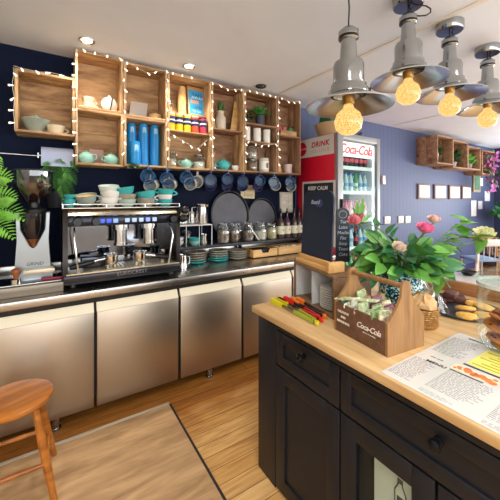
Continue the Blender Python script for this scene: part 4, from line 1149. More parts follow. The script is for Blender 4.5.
# chalkboard on its wooden foot, on top of the plate crate
MB2 = MC @ Matrix.Translation((0, 0, CH + .0005))
ch = thing('chalkboard', 'blank rounded chalkboard in a pine foot on top of the plate box', 'chalkboard', MB2 @ Vector((.2, .09, 0)), ang)
b = MB(MB2); b.bb(.0, .335, .015, .105, 0, .026, .004); b.bb(.003, .32, .03, .05, .026, .052, .003); b.bb(.003, .32, .072, .095, .026, .046, .003); b.bb(.318, .345, .01, .11, 0, .055, .004); b.build('foot', PINE, ch)
def rrect(w, h, r, n=6, top_only=False):
    pts = []
    for cx, cy, a0 in ((w / 2 - r, -h / 2 + r, -90), (w / 2 - r, h / 2 - r, 0), (-w / 2 + r, h / 2 - r, 90), (-w / 2 + r, -h / 2 + r, 180)):
        if top_only and a0 in (-90, 180):
            pts.append((w / 2 if a0 == -90 else -w / 2, -h / 2)); continue
        for i in range(n + 1):
            a = R(a0 + 90 * i / n); pts.append((cx + r * math.cos(a), cy + r * math.sin(a)))
    return pts
MP = MB2 @ Matrix.Translation((.150, .058, .028)) @ Matrix.Rotation(R(-3), 4, 'X') @ Matrix(((1, 0, 0, 0), (0, 0, -1, 0), (0, 1, 0, .202), (0, 0, 0, 1)))
b = MB(MP); b.prism(rrect(.305, .40, .055, 8, True), .01, Matrix.Translation((0, 0, -.005))); b.build('board', plain('slate', '#1a2338', .4), ch)
b = MB(MP); b.lathe([(0, 0), (.034, 0), (.034, .0008), (0, .0008)], c=(.02, .13, .005), n=20, sx=1, sy=.7); b.build('badge', plain('slate_badge', '#35416f', .5), ch)
text('Board', .035, plain('chalk', '#aeb4c6', .8), ch, MP @ Matrix.Translation((-.02, .135, .007)), shear=.3)
# slim paddle board behind
pp = thing('menu_paddle', 'slim round topped chalk paddle with handwriting beside the blank chalkboard', 'chalkboard', (1.4, 1.2, ZT))
PM = basis(at(342.5, 262, Z=1.116) , (.93, -.37, 0), (0, 0, 1))
PM = PM @ Matrix.Translation((0, .165, 0))
b = MB(PM); b.prism(rrect(.088, .33, .04, 8, True), .01, Matrix.Translation((0, 0, -.005))); b.build('board', plain('paddle_slate', '#20242c', .5), pp)
b = MB(PM); b.tube([(.026 * math.cos(a), .125 + .022 * math.sin(a), .005) for a in [2 * PI * i / 16 for i in range(16)]], .002, 5, True); b.build('rim', plain('paddle_rim', '#8a8d92', .4, .5), pp)
for k, w in enumerate(('Tea', 'Latte', 'Mocha', 'Flat', 'Soup', 'Toast', 'Cake')):
    text(w, .028, plain('chalk', '#aeb4c6', .8), pp, PM @ Matrix.Translation((0, .08 - k * .033, .0055)), shear=.2)

# ---- tongs
def tongs(p0, p1, mat, mat2, label, arms=DARKM, dz=0):
    p0, p1 = Vector(p0), Vector(p1); d = (p1 - p0); L = d.length; d.normalize(); sd = Vector((-d.y, d.x, 0))
    t = thing('kitchen_tongs', label, 'tongs', p0)
    M = Matrix((d, sd * .62, Vector((0, 0, 1)))).transposed().to_4x4(); M.translation = p0
    for s_ in (-1, 1):
        b = MB(M); b.prism([(L * .24, s_ * .024), (L * .24, s_ * .036), (L * .6, s_ * .03), (L * .97, s_ * .012), (L * .97, s_ * .002), (L * .6, s_ * .018)], .012, Matrix.Translation((0, 0, .006))); b.build('arm', arms, t)
        b = MB(M)
        b.prism([(0, s_ * .012), (-.01, s_ * .03), (.0, s_ * .052), (.05, s_ * .05), (L * .27, s_ * .037), (L * .27, s_ * .022), (.05, s_ * .014)], .022, Matrix.Translation((0, 0, .001)))
        b.build('tip', mat, t)
        b = MB(M); b.prism([(L * .55, s_ * .034), (L * .55, s_ * .016), (L * .93, s_ * .003), (L * .93, s_ * .02)], .018, Matrix.Translation((0, 0, .004))); b.build('grip', mat2, t)
    b = MB(M); b.lathe([(0, 0), (.014, 0), (.016, .008), (.014, .018), (0, .02)], c=(L * .98, 0, .002), n=14); b.build('hinge', mat, t)
YEL = plain('yellow_silicone', '#d8d01c', .4); REDS = plain('red_silicone', '#e02a22', .4); ORG = plain('orange_silicone', '#ef7d1e', .4); LIME = plain('lime_grip', '#a9b73c', .35, .2)
tongs((1.095, 1.43, ZT), (1.058, 1.05, ZT), YEL, LIME, 'yellow tongs with lime grips nearest the island edge', SATIN)
tongs((1.14, 1.42, ZT), (1.105, 1.07, ZT), REDS, plain('grip_red', '#c32a26', .4), 'red tongs lying between the yellow and orange tongs')
tongs((1.19, 1.37, ZT), (1.15, 1.09, ZT), ORG, plain('grip_dark', '#3a2a26', .5), 'orange tipped tongs lying against the plate box')

# ---- drinks caddy
MK = frame2((1.096, .983), (-.031, -.288), ZT)
kang = math.atan2(-.288, -.031)
ck = thing('wooden_caddy', 'brown wooden caddy with a bar handle and white brand lettering', 'caddy', (1.096, .983, ZT), kang)
KL, KD, KH, T = .290, .215, .128, .011
CADM = wood('caddy_end_oak', '#7d5732', '#a07748', 'Z', 7, .5)
b = MB(MK); b.bb(T, KL - T, 0, T, 0, KH, .001); fp = b.build('front_panel', WALNUT, ck)
b = MB(MK); b.bb(T, KL - T, KD - T, KD, 0, KH, .001); b.build('back_panel', WALNUT, ck)
b = MB(MK); b.bb(T, KL - T, T, KD - T, 0, .008); b.build('bottom_panel', WALNUT, ck)
end = [(0, 0), (KD, 0), (KD, KH), (KD * .93, KH + .012), (KD * .72, KH + .06), (KD * .64, KH + .09), (KD * .62, KH + .135), (KD * .56, KH + .148), (KD * .44, KH + .148), (KD * .38, KH + .135), (KD * .36, KH + .09), (KD * .28, KH + .06), (KD * .07, KH + .012), (0, KH)]
for xa in (0, KL - T):
    b = MB(MK @ Matrix(((0, 0, 1, xa), (1, 0, 0, 0), (0, 1, 0, 0), (0, 0, 0, 1)))); b.prism(end, T); b.build('end_panel', CADM, ck)
b = MB(MK); b.cyl((T, KD / 2, KH + .125), (KL - T, KD / 2, KH + .125), .011); b.build('handle', CADM, ck)
b = MB(MK); b.bb(KL * .5 - .004, KL * .5 + .004, T, KD - T, .008, KH - .02); b.build('divider', WALNUT, ck)
MT = MK @ Matrix(((1, 0, 0, 0), (0, 0, -1, 0), (0, 1, 0, 0), (0, 0, 0, 1)))
LT = plain('caddy_print', '#e3dcd0', .6)
for k, w in enumerate(('DELICIOUS', 'AND', 'REFRESHING')):
    text(w, .0135, LT, ck, MT @ Matrix.Translation((.056, .094 - k * .022, .0004)), bold=.0004)
text('Coca-Cola', .032, LT, ck, MT @ Matrix.Translation((.196, .074, .0004)), shear=.35, bold=.0006, spacing=.88, name='brand_script')
text('delicious & refreshing', .0075, LT, ck, MT @ Matrix.Translation((.2, .052, .0004)), shear=.2)
# packets of tea inside
pcs = ['#c9cfa6', '#a9b98a', '#e2e3d4', '#7e9a62', '#d9cfae', '#b7c49a', '#c9a79a', '#8b5a6a', '#d4d8c4']
nms = ['pale lime', 'sage', 'white', 'green', 'straw', 'light green', 'dusky pink', 'plum', 'off white']
idx = 0
for r_ in range(3):
    for k in range(12):
        ci = random.randrange(9)
        px = .02 + k * .0205 + random.uniform(-.003, .003); py = .045 + r_ * .062
        ln = random.uniform(.1, .145) if r_ == 0 else random.uniform(.1, .15)
        M = MK @ Matrix.Translation((px, py, .012)) @ Matrix.Rotation(R(random.uniform(-6, 10) * (1 if 1 < k < 10 else 0)), 4, 'Y') @ Matrix.Rotation(R(random.uniform(-6, 10)), 4, 'X')
        b = MB(M); b.box((0, 0, ln / 2), (.013, .056, ln), bev=.004)
        b.bb(-.0015, .0015, -.026, .026, ln, ln + .007); b.bb(-.005, .005, -.0252, .0252, ln * .62, ln * .8)
        o = b.build('tea_sachet', plain('sachet' + str(ci), pcs[ci], .5, noise=.35, nscale=60))
        tag(o, f'{nms[ci]} sachet, {ORD[k] if k < 10 else ["eleventh", "twelfth"][k - 10]} along the {["front", "middle", "back"][r_]} row of the caddy', 'sachet', 'tea sachets in the wooden caddy')
for k, (px, a) in enumerate(((.01, -55), (.05, -48), (.085, -60))):
    M = MK @ Matrix.Translation((px, .03 + .02 * k, KH + .012 + .004 * k)) @ Matrix.Rotation(R(18), 4, 'Z') @ Matrix.Rotation(R(80), 4, 'Y')
    b = MB(M); b.box((0, 0, .03), (.007, .04, .11), bev=.003); b.bb(-.004, .004, -.0205, .0205, .0, .02)
    tag(b.build('tea_sachet', plain('sachet_top', '#bac79c', .5, noise=.4, nscale=60)), f'pale green sachet lying {["first", "second", "third"][k]} from the left across the caddy front', 'sachet', 'tea sachets lying on the caddy')

# ---- menu sheet
mn = thing('menu_sheet', 'large printed laminated menu lying on the island worktop', 'menu', (1.24, .35, ZT))
b = MB(); b.bb(.957, 1.535, .0, .652, ZT, ZT + .0012); b.build('sheet', plain('laminated_paper', '#cdcbc6', .14, noise=.02, coat=.5), mn)
TXT = plain('print_grey', '#85858a', .5); TXD = plain('print_black', '#222226', .5); TXG = plain('print_teal', '#7fa8a4', .5)
zz = ZT + .0012
def MX(x, y): return basis((x, y, zz), (0, -1, 0), (1, 0, 0))
def pt(u, v): q = at(u, v, Z=zz); return q.x, q.y
x, y = pt(436, 364); text('MENU', .023, TXD, mn, MX(x, y), bold=.0008, spacing=1.1)
x, y = pt(434, 360); text('the cafe', .014, TXT, mn, MX(x + .02, y), shear=.3)
x, y = pt(470, 341); text('SPECIALS', .015, TXD, mn, MX(1.50, .57), bold=.0006)
def lines(x0, x1, y0, y1, n, mat, fill=.55):
    """rows of tiny illegible print: y falls along a row, x falls line by line"""
    b = MB()
    for i in range(n):
        xa = x1 - (x1 - x0) * (i + .5) / n; h = (x1 - x0) / n * fill * .5
        yy = y1
        end_ = y0 + (y1 - y0) * random.uniform(0, .3)
        while yy > end_:
            w = random.uniform(.006, .02)
            b.bb(xa - h / 2, xa + h / 2, max(end_, yy - w), yy, zz, zz + .0004); yy -= w + .004
    b.build('small_print', mat, mn)
lines(.985, 1.17, .555, .645, 20, TXT)
lines(1.01, 1.17, .39, .53, 17, TXT)
lines(.968, .99, .43, .53, 3, TXG)
lines(1.27, 1.47, .535, .64, 18, TXT)
lines(1.0, 1.16, .25, .36, 17, TXT)
lines(.965, .985, .2, .36, 3, TXT)
lines(1.0, 1.3, .06, .22, 26, TXT)
b = MB(); b.bb(1.19, 1.235, .40, .535, zz, zz + .0005); b.build('food_photo', plain('photo_ground', '#e6cfae', .4), mn)
b = MB()
for k in range(26):
    cx, cy = random.uniform(1.198, 1.228), random.uniform(.41, .525); b.lathe([(0, .0006), (random.uniform(.006, .013), .0006)], c=(cx, cy, zz + .0001 + k * 2e-5), n=9)
b.build('food_print', plain('photo_orange', '#e2743f', .4, noise=.5, nscale=40), mn)
b = MB(); b.bb(1.27, 1.45, .37, .515, zz, zz + .0005); b.build('yellow_panel', plain('panel_yellow', '#e6de72', .4), mn)
b = MB()
for k in range(7): b.bb(1.285 + k * .023, 1.292 + k * .023, .38, .505 - .02 * (k % 3), zz + .0005, zz + .0008)
b.build('yellow_print', plain('panel_ink', '#a89a2a', .5), mn)
b = MB(); b.bb(1.253, 1.263, .37, .52, zz, zz + .0007); b.bb(1.174, 1.181, .43, .53, zz, zz + .0007); b.build('rule', TXD, mn)

# ---- kraft paper cases
kp = None
for k in range(8):
    b = MB(); n = 40; r = .064
    prof = []
    T0 = Matrix.Rotation(random.random() * 6, 4, 'Z')
    rings = []
    for (rr, z_) in ((0, .002), (.05, .0), (.056, .003), (.066, .016), (.064, .016), (.054, .005), (0, .003)):
        if rr == 0: rings.append(b._v([(0, 0, z_)], T0))
        else: rings.append(b._v([((rr + .0025 * math.cos(i * PI) * (rr > .05)) * math.cos(2 * PI * i / n), (rr + .0025 * math.cos(i * PI) * (rr > .05)) * math.sin(2 * PI * i / n), z_ + (.004 * random.random() if z_ > .01 else 0)) for i in range(n)], T0))
    for a, c in zip(rings, rings[1:]):
        for i in range(n):
            j = (i + 1) % n
            if len(a) == 1: b.bm.faces.new((a[0], c[i], c[j]))
            elif len(c) == 1: b.bm.faces.new((a[i], a[j], c[0]))
            else: b.bm.faces.new((a[i], a[j], c[j], c[i]))
    o = b.build('paper_case', plain('kraft_brown', '#c89a5e', .7), local=True, smooth=20)
    o.location = (1.485, .785, ZT + k * .0095)
    tag(o, f'kraft paper case, {ORD[k]} from the bottom of the stack behind the caddy', 'paper case', 'kraft paper cases stacked behind the caddy')

b = MB(); n = 20; rings = []
for (rr, z_) in ((.058, .0), (.06, .018), (.045, .04), (.03, .055), (.018, .062)):
    rings.append(b._v([(1.485 + (rr + random.uniform(-.01, .008)) * math.cos(2 * PI * i / n), .785 + (rr + random.uniform(-.01, .008)) * math.sin(2 * PI * i / n), ZT + .0905 + z_ + (random.uniform(-.006, .006) if z_ else 0)) for i in range(n)], None))
for a, c in zip(rings, rings[1:]):
    for i in range(n): b.bm.faces.new((a[i], a[(i + 1) % n], c[(i + 1) % n], c[i]))
b.bm.faces.new(rings[-1]); b.bm.faces.new(rings[0][::-1])
tag(b.build('paper_bag', plain('kraft_pale', '#cfa876', .6), smooth=0), 'crumpled kraft paper bag lying on top of the paper cases', 'bag')

# ---- vase and bouquet
vp = (1.585, .955, ZT)
va = thing('mosaic_vase', 'round teal and white mosaic vase behind the caddy handle', 'vase', vp)
def mosaic():
    m, nt, b = _new('mosaic'); N, K = nt.nodes.new, nt.links.new
    tc = N('ShaderNodeTexCoord'); v = N('ShaderNodeTexVoronoi'); v.inputs['Scale'].default_value = 125
    K(tc.outputs['Object'], v.inputs['Vector'])
    sx = N('ShaderNodeSeparateColor'); K(v.outputs['Color'], sx.inputs[0])
    r = N('ShaderNodeValToRGB'); r.color_ramp.interpolation = 'CONSTANT'
    for p_, c_ in ((0, '#0f4f5c'), (.25, '#b9d3cd'), (.45, '#1f8a94'), (.7, '#dfe8e2'), (.85, '#0d3038')):
        if p_ == 0: r.color_ramp.elements[0].color = lin(c_)
        elif p_ == .85: r.color_ramp.elements[-1].position = .85; r.color_ramp.elements[-1].color = lin(c_)
        else:
            e = r.color_ramp.elements.new(p_); e.color = lin(c_)
    K(sx.outputs[0], r.inputs['Fac']); K(r.outputs['Color'], b.inputs['Base Color']); b.inputs['Roughness'].default_value = .15
    return m
b = MB(); b.lathe([(0, 0), (.05, 0), (.085, .03), (.112, .09), (.114, .13), (.095, .185), (.07, .21), (.064, .225), (.058, .225), (.064, .208), (.088, .18), (.1, .13), (.08, .04), (0, .015)], c=vp, n=36); b.build('body', mosaic(), va)
bq = thing('bouquet_greenery', 'mass of broad green leaves filling the mosaic vase', 'bouquet', (vp[0], vp[1], ZT + .2))
cx, cy, cz = vp[0], vp[1], ZT + .26
CR = Vector((math.cos(TH), -math.sin(TH), 0)); CF = Vector((math.sin(TH), math.cos(TH), 0))
b = MB(); b2 = MB(); st = MB()
for k in range(175):
    a = random.random() * 2 * PI; e = random.uniform(-.2, 1.0)
    rad = random.uniform(.07, .2)
    d = Vector((math.cos(a) * math.cos(e), math.sin(a) * math.cos(e), math.sin(e) * .62))
    o0 = Vector((cx, cy, cz)) + d * rad
    dr = (d + Vector((random.uniform(-.5, .5), random.uniform(-.5, .5), random.uniform(-.7, .25)))).normalized()
    L = random.uniform(.07, .125)
    (b if k % 5 < 3 else b2).leaf(o0, o0 + dr * L, L * random.uniform(.5, .68), (-.5 + random.uniform(-.8, .8), -.6 + random.uniform(-.8, .8), .8), .2, 6)
    if k % 3 == 0: st.tube([(cx, cy, ZT + .2), (o0.x * .6 + cx * .4, o0.y * .6 + cy * .4, o0.z + .005), tuple(o0)], .0025, 5)
# long sprays: right towards the yellow rose, left up beside the fridge
def spray(u0, v0, u1, v1, n, dep0, dep1, L, mats):
    a0, a1 = at_t(u0, v0, dep0), at_t(u1, v1, dep1)
    pts = [a0.lerp(a1, i / 8) + Vector((0, 0, .03 * math.sin(PI * i / 8))) for i in range(9)]
    st.tube(pts, .003, 5)
    for i in range(n):
        q = pts[min(8, 1 + int(i / n * 8))]
        dr = ((a1 - a0).normalized() * .6 + Vector((random.uniform(-1, 1), random.uniform(-1, 1), random.uniform(-.6, .6)))).normalized()
        mats.leaf(q, q + dr * L, L * .5, (random.uniform(-.4, .4), random.uniform(-.4, .4), 1), .2, 6)
def at_t(u, v, t):
    p = CF + CR * ((u - 250) / FPX); return Vector((p.x * t, p.y * t, HC + (199 - v) / FPX * t))
spray(415, 255, 484, 236, 12, 1.66, 1.72, .12, b)
spray(430, 250, 470, 222, 8, 1.66, 1.75, .11, b)
spray(400, 250, 362, 222, 6, 1.66, 1.62, .08, b2)
spray(420, 262, 450, 288, 6, 1.62, 1.58, .12, b)
spray(395, 255, 372, 300 - 18, 6, 1.6, 1.55, .1, b2)
for (u, v, u1, v1) in ((357, 218, 357, 199), (357, 218, 366, 204), (360, 222, 372, 214), (362, 222, 352, 207), (359, 216, 364, 196)):
    b.leaf(at_t(u, v, 1.6), at_t(u1, v1, 1.62), .024, tuple(-CF), .05, 6)
b.build('leaves', plain('rose_leaf', '#5f9a40', .4, noise=.35, nscale=9), bq); b2.build('dark_leaves', plain('rose_leaf_dark', '#2f6c3a', .4, noise=.35, nscale=9), bq); st.build('stems', plain('stem_green', '#587a3a', .5), bq)
def rose(c, r, col, label, tilt, stem_to):
    t = thing('rose', label, 'rose', c, 0)
    M = Matrix.Translation(c) @ tilt
    m1 = plain('petal' + col, col, .5, noise=.18, nscale=25)
    b = MB(M)
    for layer, (n, rr, zz_, op) in enumerate(((3, .32, .10, .1), (5, .55, .06, .3), (6, .8, .02, .55), (7, 1.0, -.04, .85))):
        for i in range(n):
            a = 2 * PI * (i + .5 * layer) / n; ro = r * rr
            ca, sa = math.cos(a), math.sin(a)
            rows = []
            for j in range(5):
                q = j / 4; wid = r * (.28 + .62 * math.sin(PI * (.15 + .7 * q))) * (.55 + .5 * rr)
                out = ro * (.35 + .65 * math.sin(q * PI * .5)) + op * r * .22 * q * q
                h_ = r * (-.55 + 1.25 * q * (1 - .35 * op)) + zz_ * r
                rows.append(b._v([((out - abs(s_) * .12 * r) * ca - s_ * wid * .5 * sa, (out - abs(s_) * .12 * r) * sa + s_ * wid * .5 * ca, h_ - .08 * r * abs(s_) * q) for s_ in (-1, -.5, 0, .5, 1)], None))
            for ra, rb in zip(rows, rows[1:]):
                for s_ in range(4): b.bm.faces.new((ra[s_], ra[s_ + 1], rb[s_ + 1], rb[s_]))
    b.build('petals', m1, t, smooth=60)
    b = MB(M); b.lathe([(0, -.75 * r), (.2 * r, -.7 * r), (.4 * r, -.42 * r), (.3 * r, -.3 * r), (0, -.35 * r)], n=10); b.build('calyx', LEAF, t)
    b = MB(); p0 = M @ Vector((0, 0, -.7 * r)); p2 = Vector(stem_to); b.tube([p0, p0.lerp(p2, .5) + Vector((0, 0, .02)), p2], .0032, 6); b.build('stem', plain('stem_green', '#587a3a', .5), t)
NECK = (vp[0], vp[1], ZT + .215)
tc_ = Matrix.Rotation(R(38), 4, Vector((-CR.x, -CR.y, 0))) 
rose(at_t(425, 228, 1.55), .038, '#f07fac', 'deep pink rose at the top of the bouquet', Matrix.Rotation(R(25), 4, CR), NECK)
rose(at_t(434, 219, 1.66), .032, '#f2c6be', 'pale salmon rose just behind the deep pink rose', Matrix.Rotation(R(15), 4, CR), NECK)
rose(at_t(484, 234, 1.74), .05, '#eae8bd', 'cream yellow rose at the right end of the bouquet', Matrix.Rotation(R(-20), 4, CF) @ Matrix.Rotation(R(25), 4, CR), NECK)
rose(at_t(399, 247, 1.5), .03, '#e6d3c0', 'pale cream rosebud low among the leaves at centre', Matrix.Rotation(R(40), 4, CR), NECK)
rose(at_t(356, 219, 1.6), .04, '#f0929e', 'coral pink rose held out to the left of the bouquet', Matrix.Rotation(R(-35), 4, CF) @ Matrix.Rotation(R(20), 4, CR), NECK)
# cellophane
b = MB()
n = 18; rings = []
for (rr, z_) in ((.075, 0), (.06, .04), (.035, .08), (.02, .11), (.04, .15)):
    rings.append(b._v([(1.72 + (rr + random.uniform(-.012, .012)) * math.cos(2 * PI * i / n), .86 + (rr + random.uniform(-.012, .012)) * math.sin(2 * PI * i / n), ZT + .001 + z_ + (random.uniform(-.006, .006) if z_ else 0)) for i in range(n)], None))
for a, c in zip(rings, rings[1:]):
    for i in range(n): b.bm.faces.new((a[i], a[(i + 1) % n], c[(i + 1) % n], c[i]))
tag(b.build('cellophane_bag', glass('cellophane', '#f2f4f4', .2, .18), smooth=0), 'crumpled clear cellophane bag between the vase and the cookie tray', 'bag')
b = MB(); b.lathe([(0, 0), (.03, 0), (.032, .05), (.022, .08), (.022, .1), (0, .1)], c=(1.48, 1.0, ZT), n=16)
tag(b.build('squeeze_bottle', plain('pale_lemon', '#d8d27e', .4)), 'pale lemon coloured pot standing left of the mosaic vase', 'pot')
b = MB(); b.box((1.40, 1.10, ZT + .03), (.09, .12, .06), bev=.008)
tag(b.build('white_carton', plain('blue_white_card', '#d5e2ec', .5)), 'white carton standing left of the vase behind the caddy', 'carton')

# ---- cookie tray
tcx, tcy = 1.86, .775
tr = thing('slate_tray', 'round dark serving tray with brownies and cookies on it', 'tray', (tcx, tcy, ZT))
b = MB(); b.lathe([(0, .004), (.13, 0), (.17, .004), (.185, .014), (.183, .018), (.165, .009), (0, .008)], c=(tcx, tcy, ZT), n=40); b.build('dish', plain('tray_pewter', '#5b5a60', .35, .5), tr)
def cookie(x, y, z, r, mat, label, grp, rx=0, ry=0, name='cookie', chip=None):
    t = thing(name, label, 'cookie', (x, y, z), 0, grp)
    M = Matrix.Translation((x, y, z)) @ Matrix.Rotation(R(rx), 4, 'X') @ Matrix.Rotation(R(ry), 4, 'Y')
    b = MB(M); b.lathe([(0, 0), (r * .9, 0), (r, .006), (r * .93, .013), (r * .6, .018), (0, .02)], n=22, sx=1, sy=.96); b.build('biscuit', mat, t)
    if chip:
        b = MB(M)
        for k in range(9):
            a = random.random() * 2 * PI; q = r * math.sqrt(random.random()) * .8; b.ball((q * math.cos(a), q * math.sin(a), .0175), .006, 8, (1, 1, .6))
        b.build('chips', chip, t)
COOK = plain('golden_cookie', '#d9a54c', .7, noise=.25, nscale=30, bump=.4)
DCHIP = plain('dark_chip', '#3a1c12', .5)
GRPC = 'golden cookies on the round tray'
zt_ = ZT + .0095
cookie(1.74, .705, zt_, .05, COOK, 'golden cookie at the near edge of the round tray', GRPC)
cookie(1.80, .735, zt_ + .018, .048, COOK, 'golden cookie overlapping the near edge cookie', GRPC, -8, 10)
cookie(1.82, .66, zt_, .05, COOK, 'golden cookie at the right front of the round tray', GRPC)
cookie(1.92, .70, zt_ + .014, .05, COOK, 'golden cookie at the far right of the round tray', GRPC, 10, 5)
cookie(1.97, .76, zt_, .05, COOK, 'golden cookie at the back of the round tray', GRPC, 6)
BRW = plain('brownie', '#5b342c', .7, noise=.4, nscale=40, bump=.6, bscale=60)
for k, (x, y, dz, a, lb) in enumerate(((1.84, .88, 0, .3, 'dark brownie at the left end of the round tray'), (1.92, .89, .0, .9, 'dark brownie at the back left of the round tray'), (1.90, .85, .033, .2, 'dark brownie stacked on the others on the round tray'), (1.965, .835, 0, .5, 'dark brownie at the back of the round tray'))):
    b = MB(); b.box((0, 0, .017), (.085, .06, .033), bev=.006)
    o = b.build('brownie', BRW, local=True); o.location = (x, y, zt_ + dz); o.rotation_euler = (R(6) if dz else 0, 0, a)
    tag(o, lb, 'brownie', 'brownies on the round tray')

# ---- glass cookie jar
jp = (1.515, .462, ZT + .0018)
cj = thing('cookie_jar', 'large glass cookie jar at the right edge standing on the menu', 'jar', jp)
CJG = glass('cookie_jar_glass', '#eef4f2', .04, .07)
JS = Matrix.Translation(jp) @ Matrix.Diagonal((.92, .92, 1.3, 1))
b = MB(JS); b.lathe([(0, .004), (.085, .004), (.108, .02), (.116, .05), (.116, .17), (.108, .19), (.104, .2)], n=48); b.build('glass_body', CJG, cj)
b = MB(JS); b.lathe([(.121, .2055), (.123, .215), (.114, .228), (.07, .245), (.02, .252), (.016, .262), (.026, .282), (.018, .295), (0, .298)], n=48); b.build('lid', CJG, cj)
b = MB(JS); b.lathe([(.109, .192), (.119, .194), (.119, .205), (.109, .205)], n=48, closed=True); b.build('seal', plain('clear_seal', '#c9d2cc', .3), cj)
CK2 = plain('brown_cookie', '#b0662a', .7, noise=.3, nscale=30, bump=.4)
jl = ['lowest cookie in the glass jar', 'second cookie from the bottom in the glass jar', 'third cookie from the bottom in the glass jar', 'fourth cookie from the bottom in the glass jar', 'cookie leaning on the left wall of the glass jar', 'topmost cookie in the glass jar']
for k, (dx, dy, dz, rx, ry) in enumerate(((.0, .0, .013, 0, 0), (-.02, .01, .036, 8, 4), (.02, -.02, .06, -10, 8), (-.015, .02, .086, 12, -6), (-.02, .005, .112, 14, 18), (.015, .0, .142, -14, 12))):
    cookie(jp[0] + dx, jp[1] + dy, jp[2] + dz, .066, CK2, jl[k], 'chocolate chip cookies in the glass jar', rx, ry, 'chip_cookie', DCHIP)

# ------------------------------------------------------------------ stool
sx_, sy_ = -.16, 1.955
stl = thing('wooden_stool', 'round varnished pine stool with splayed legs before the fridge counter', 'stool', (sx_, sy_, 0), R(20))
b = MB(); b.lathe([(0, .462), (.14, .462), (.158, .468), (.168, .482), (.166, .494), (.15, .5), (.06, .497), (0, .496)], c=(sx_, sy_, 0), n=48); b.build('seat', STOOLW, stl)
tops, feet = [], []
for k in range(4):
    a = R(45 + 90 * k); ct, cb = .125, .245
    p0 = Vector((sx_ + cb * math.cos(a), sy_ + cb * math.sin(a), 0)); p1 = Vector((sx_ + ct * math.cos(a), sy_ + ct * math.sin(a), .466))
    tops.append(p1); feet.append(p0)
    b = MB(); b.tube([p0, p0.lerp(p1, .3), p0.lerp(p1, .6), p1], [.014, .018, .02, .015], 14); b.build('leg', STOOLW, stl)
for i, j, q in ((0, 1, .42), (1, 2, .36), (2, 3, .42), (3, 0, .36)):
    b = MB(); b.tube([feet[i].lerp(tops[i], q), feet[i].lerp(tops[i], q).lerp(feet[j].lerp(tops[j], q), .5), feet[j].lerp(tops[j], q)], [.009, .012, .009], 10); b.build('stretcher', STOOLW, stl)

# ------------------------------------------------------------------ ceiling lights
def downlight(x, y, lit, label):
    t = thing('ceiling_downlight', label, 'downlight', (x, y, 2.69))
    b = MB(); b.lathe([(.035, 2.684), (.052, 2.678), (.058, 2.684), (.058, 2.6895), (.034, 2.6895)], c=(x, y, 0), n=28); b.build('bezel', CHROME if lit else DARKM, t)
    b = MB(); b.lathe([(0, 2.684), (.035, 2.684)], c=(x, y, 0), n=20)
    b.build('lens', plain('lit_lens', '#ffffff', .3, emit='#fff2dd', es=14) if lit else plain('dark_lens', '#4a463f', .2), t)
    if lit:
        l = bpy.data.lights.new('downlight_lamp', 'SPOT'); l.energy = 32; l.spot_size = R(125); l.spot_blend = .8; l.color = (1, .86, .68); l.shadow_soft_size = .04
        o = bpy.data.objects.new('downlight_lamp', l); COL.objects.link(o); o.location = (x, y, 2.665)
downlight(.22, 2.60, True, 'lit round downlight in the ceiling above the cream cup crate')
downlight(1.03, 2.61, True, 'lit round downlight in the ceiling above the tins')
downlight(1.85, 2.66, False, 'unlit round downlight in the ceiling above the potted plant crate')

def bulb_mat():
    m, nt, b = _new('filament_bulb'); N, K = nt.nodes.new, nt.links.new
    tc = N('ShaderNodeTexCoord'); v = N('ShaderNodeTexVoronoi'); v.feature = 'DISTANCE_TO_EDGE'; v.inputs['Scale'].default_value = 105
    K(tc.outputs['Object'], v.inputs['Vector'])
    r = N('ShaderNodeValToRGB'); r.color_ramp.elements[0].position = .03; r.color_ramp.elements[0].color = lin('#ffd688'); r.color_ramp.elements[1].position = .3; r.color_ramp.elements[1].color = lin('#e08c2c')
    K(v.outputs['Distance'], r.inputs['Fac']); K(r.outputs['Color'], b.inputs['Emission Color']); b.inputs['Emission Strength'].default_value = 1.0
    b.inputs['Base Color'].default_value = lin('#3a2408'); b.inputs['Roughness'].default_value = .1
    return m
BULB = bulb_mat()
def pendant_proto():
    t = thing('pendant_lamp', 'x', 'pendant lamp', FAR, 0, 'pendant lamps over the island')
    # origin at the rim plane of the shade
    b = MB(); b.lathe([(.210, .0), (.208, .006), (.15, .03), (.112, .05), (.088, .062), (.086, .058), (.11, .045), (.148, .025), (.205, .001)], n=56, closed=True); b.build('shade', plain('shade_steel', '#d6dade', .24, 1), t, local=True)
    b = MB(); b.lathe([(.1, .058), (.098, .078), (.084, .098), (.084, .112), (.074, .116), (.074, .205), (.068, .222), (.042, .232), (.036, .33), (.044, .335), (.048, .34), (.048, .375), (.03, .392), (0, .395)], n=40); b.build('housing', SATIN, t, local=True)
    b = MB(); b.lathe([(.0482, .338), (.0488, .346), (.0482, .35)], n=30); b.build('collar_ring', DARKM, t, local=True)
    b = MB(); b.lathe([(0, .055), (.03, .055), (.028, .02), (.02, .012), (0, .012)], n=20); b.build('lamp_holder', plain('holder_brass', '#a8844a', .3, .7), t, local=True)
    b = MB(); b.lathe([(0, .02), (.02, .016), (.028, -.006), (.056, -.032), (.069, -.070), (.061, -.108), (.034, -.132), (0, -.14)], n=28); b.build('bulb', BULB, t, local=True)
    b = MB(); b.tube([(.1, 0, .055), (.118, 0, .075), (.122, 0, .1)], .004, 6); b.tube([(.11, 0, .06), (.1, -.012, .085)], .003, 6); b.ball((.122, 0, .104), .007, 8); b.build('wing_nut', DARKM, t, local=True)
    return t
pr_ = pendant_proto()
plabs = ['lowest hanging steel pendant lamp, nearest the chalkboard', 'steel pendant lamp second from the chalkboard with a looped black cord', 'steel pendant lamp third from the chalkboard under a round ceiling rose', 'steel pendant lamp farthest right over the island']
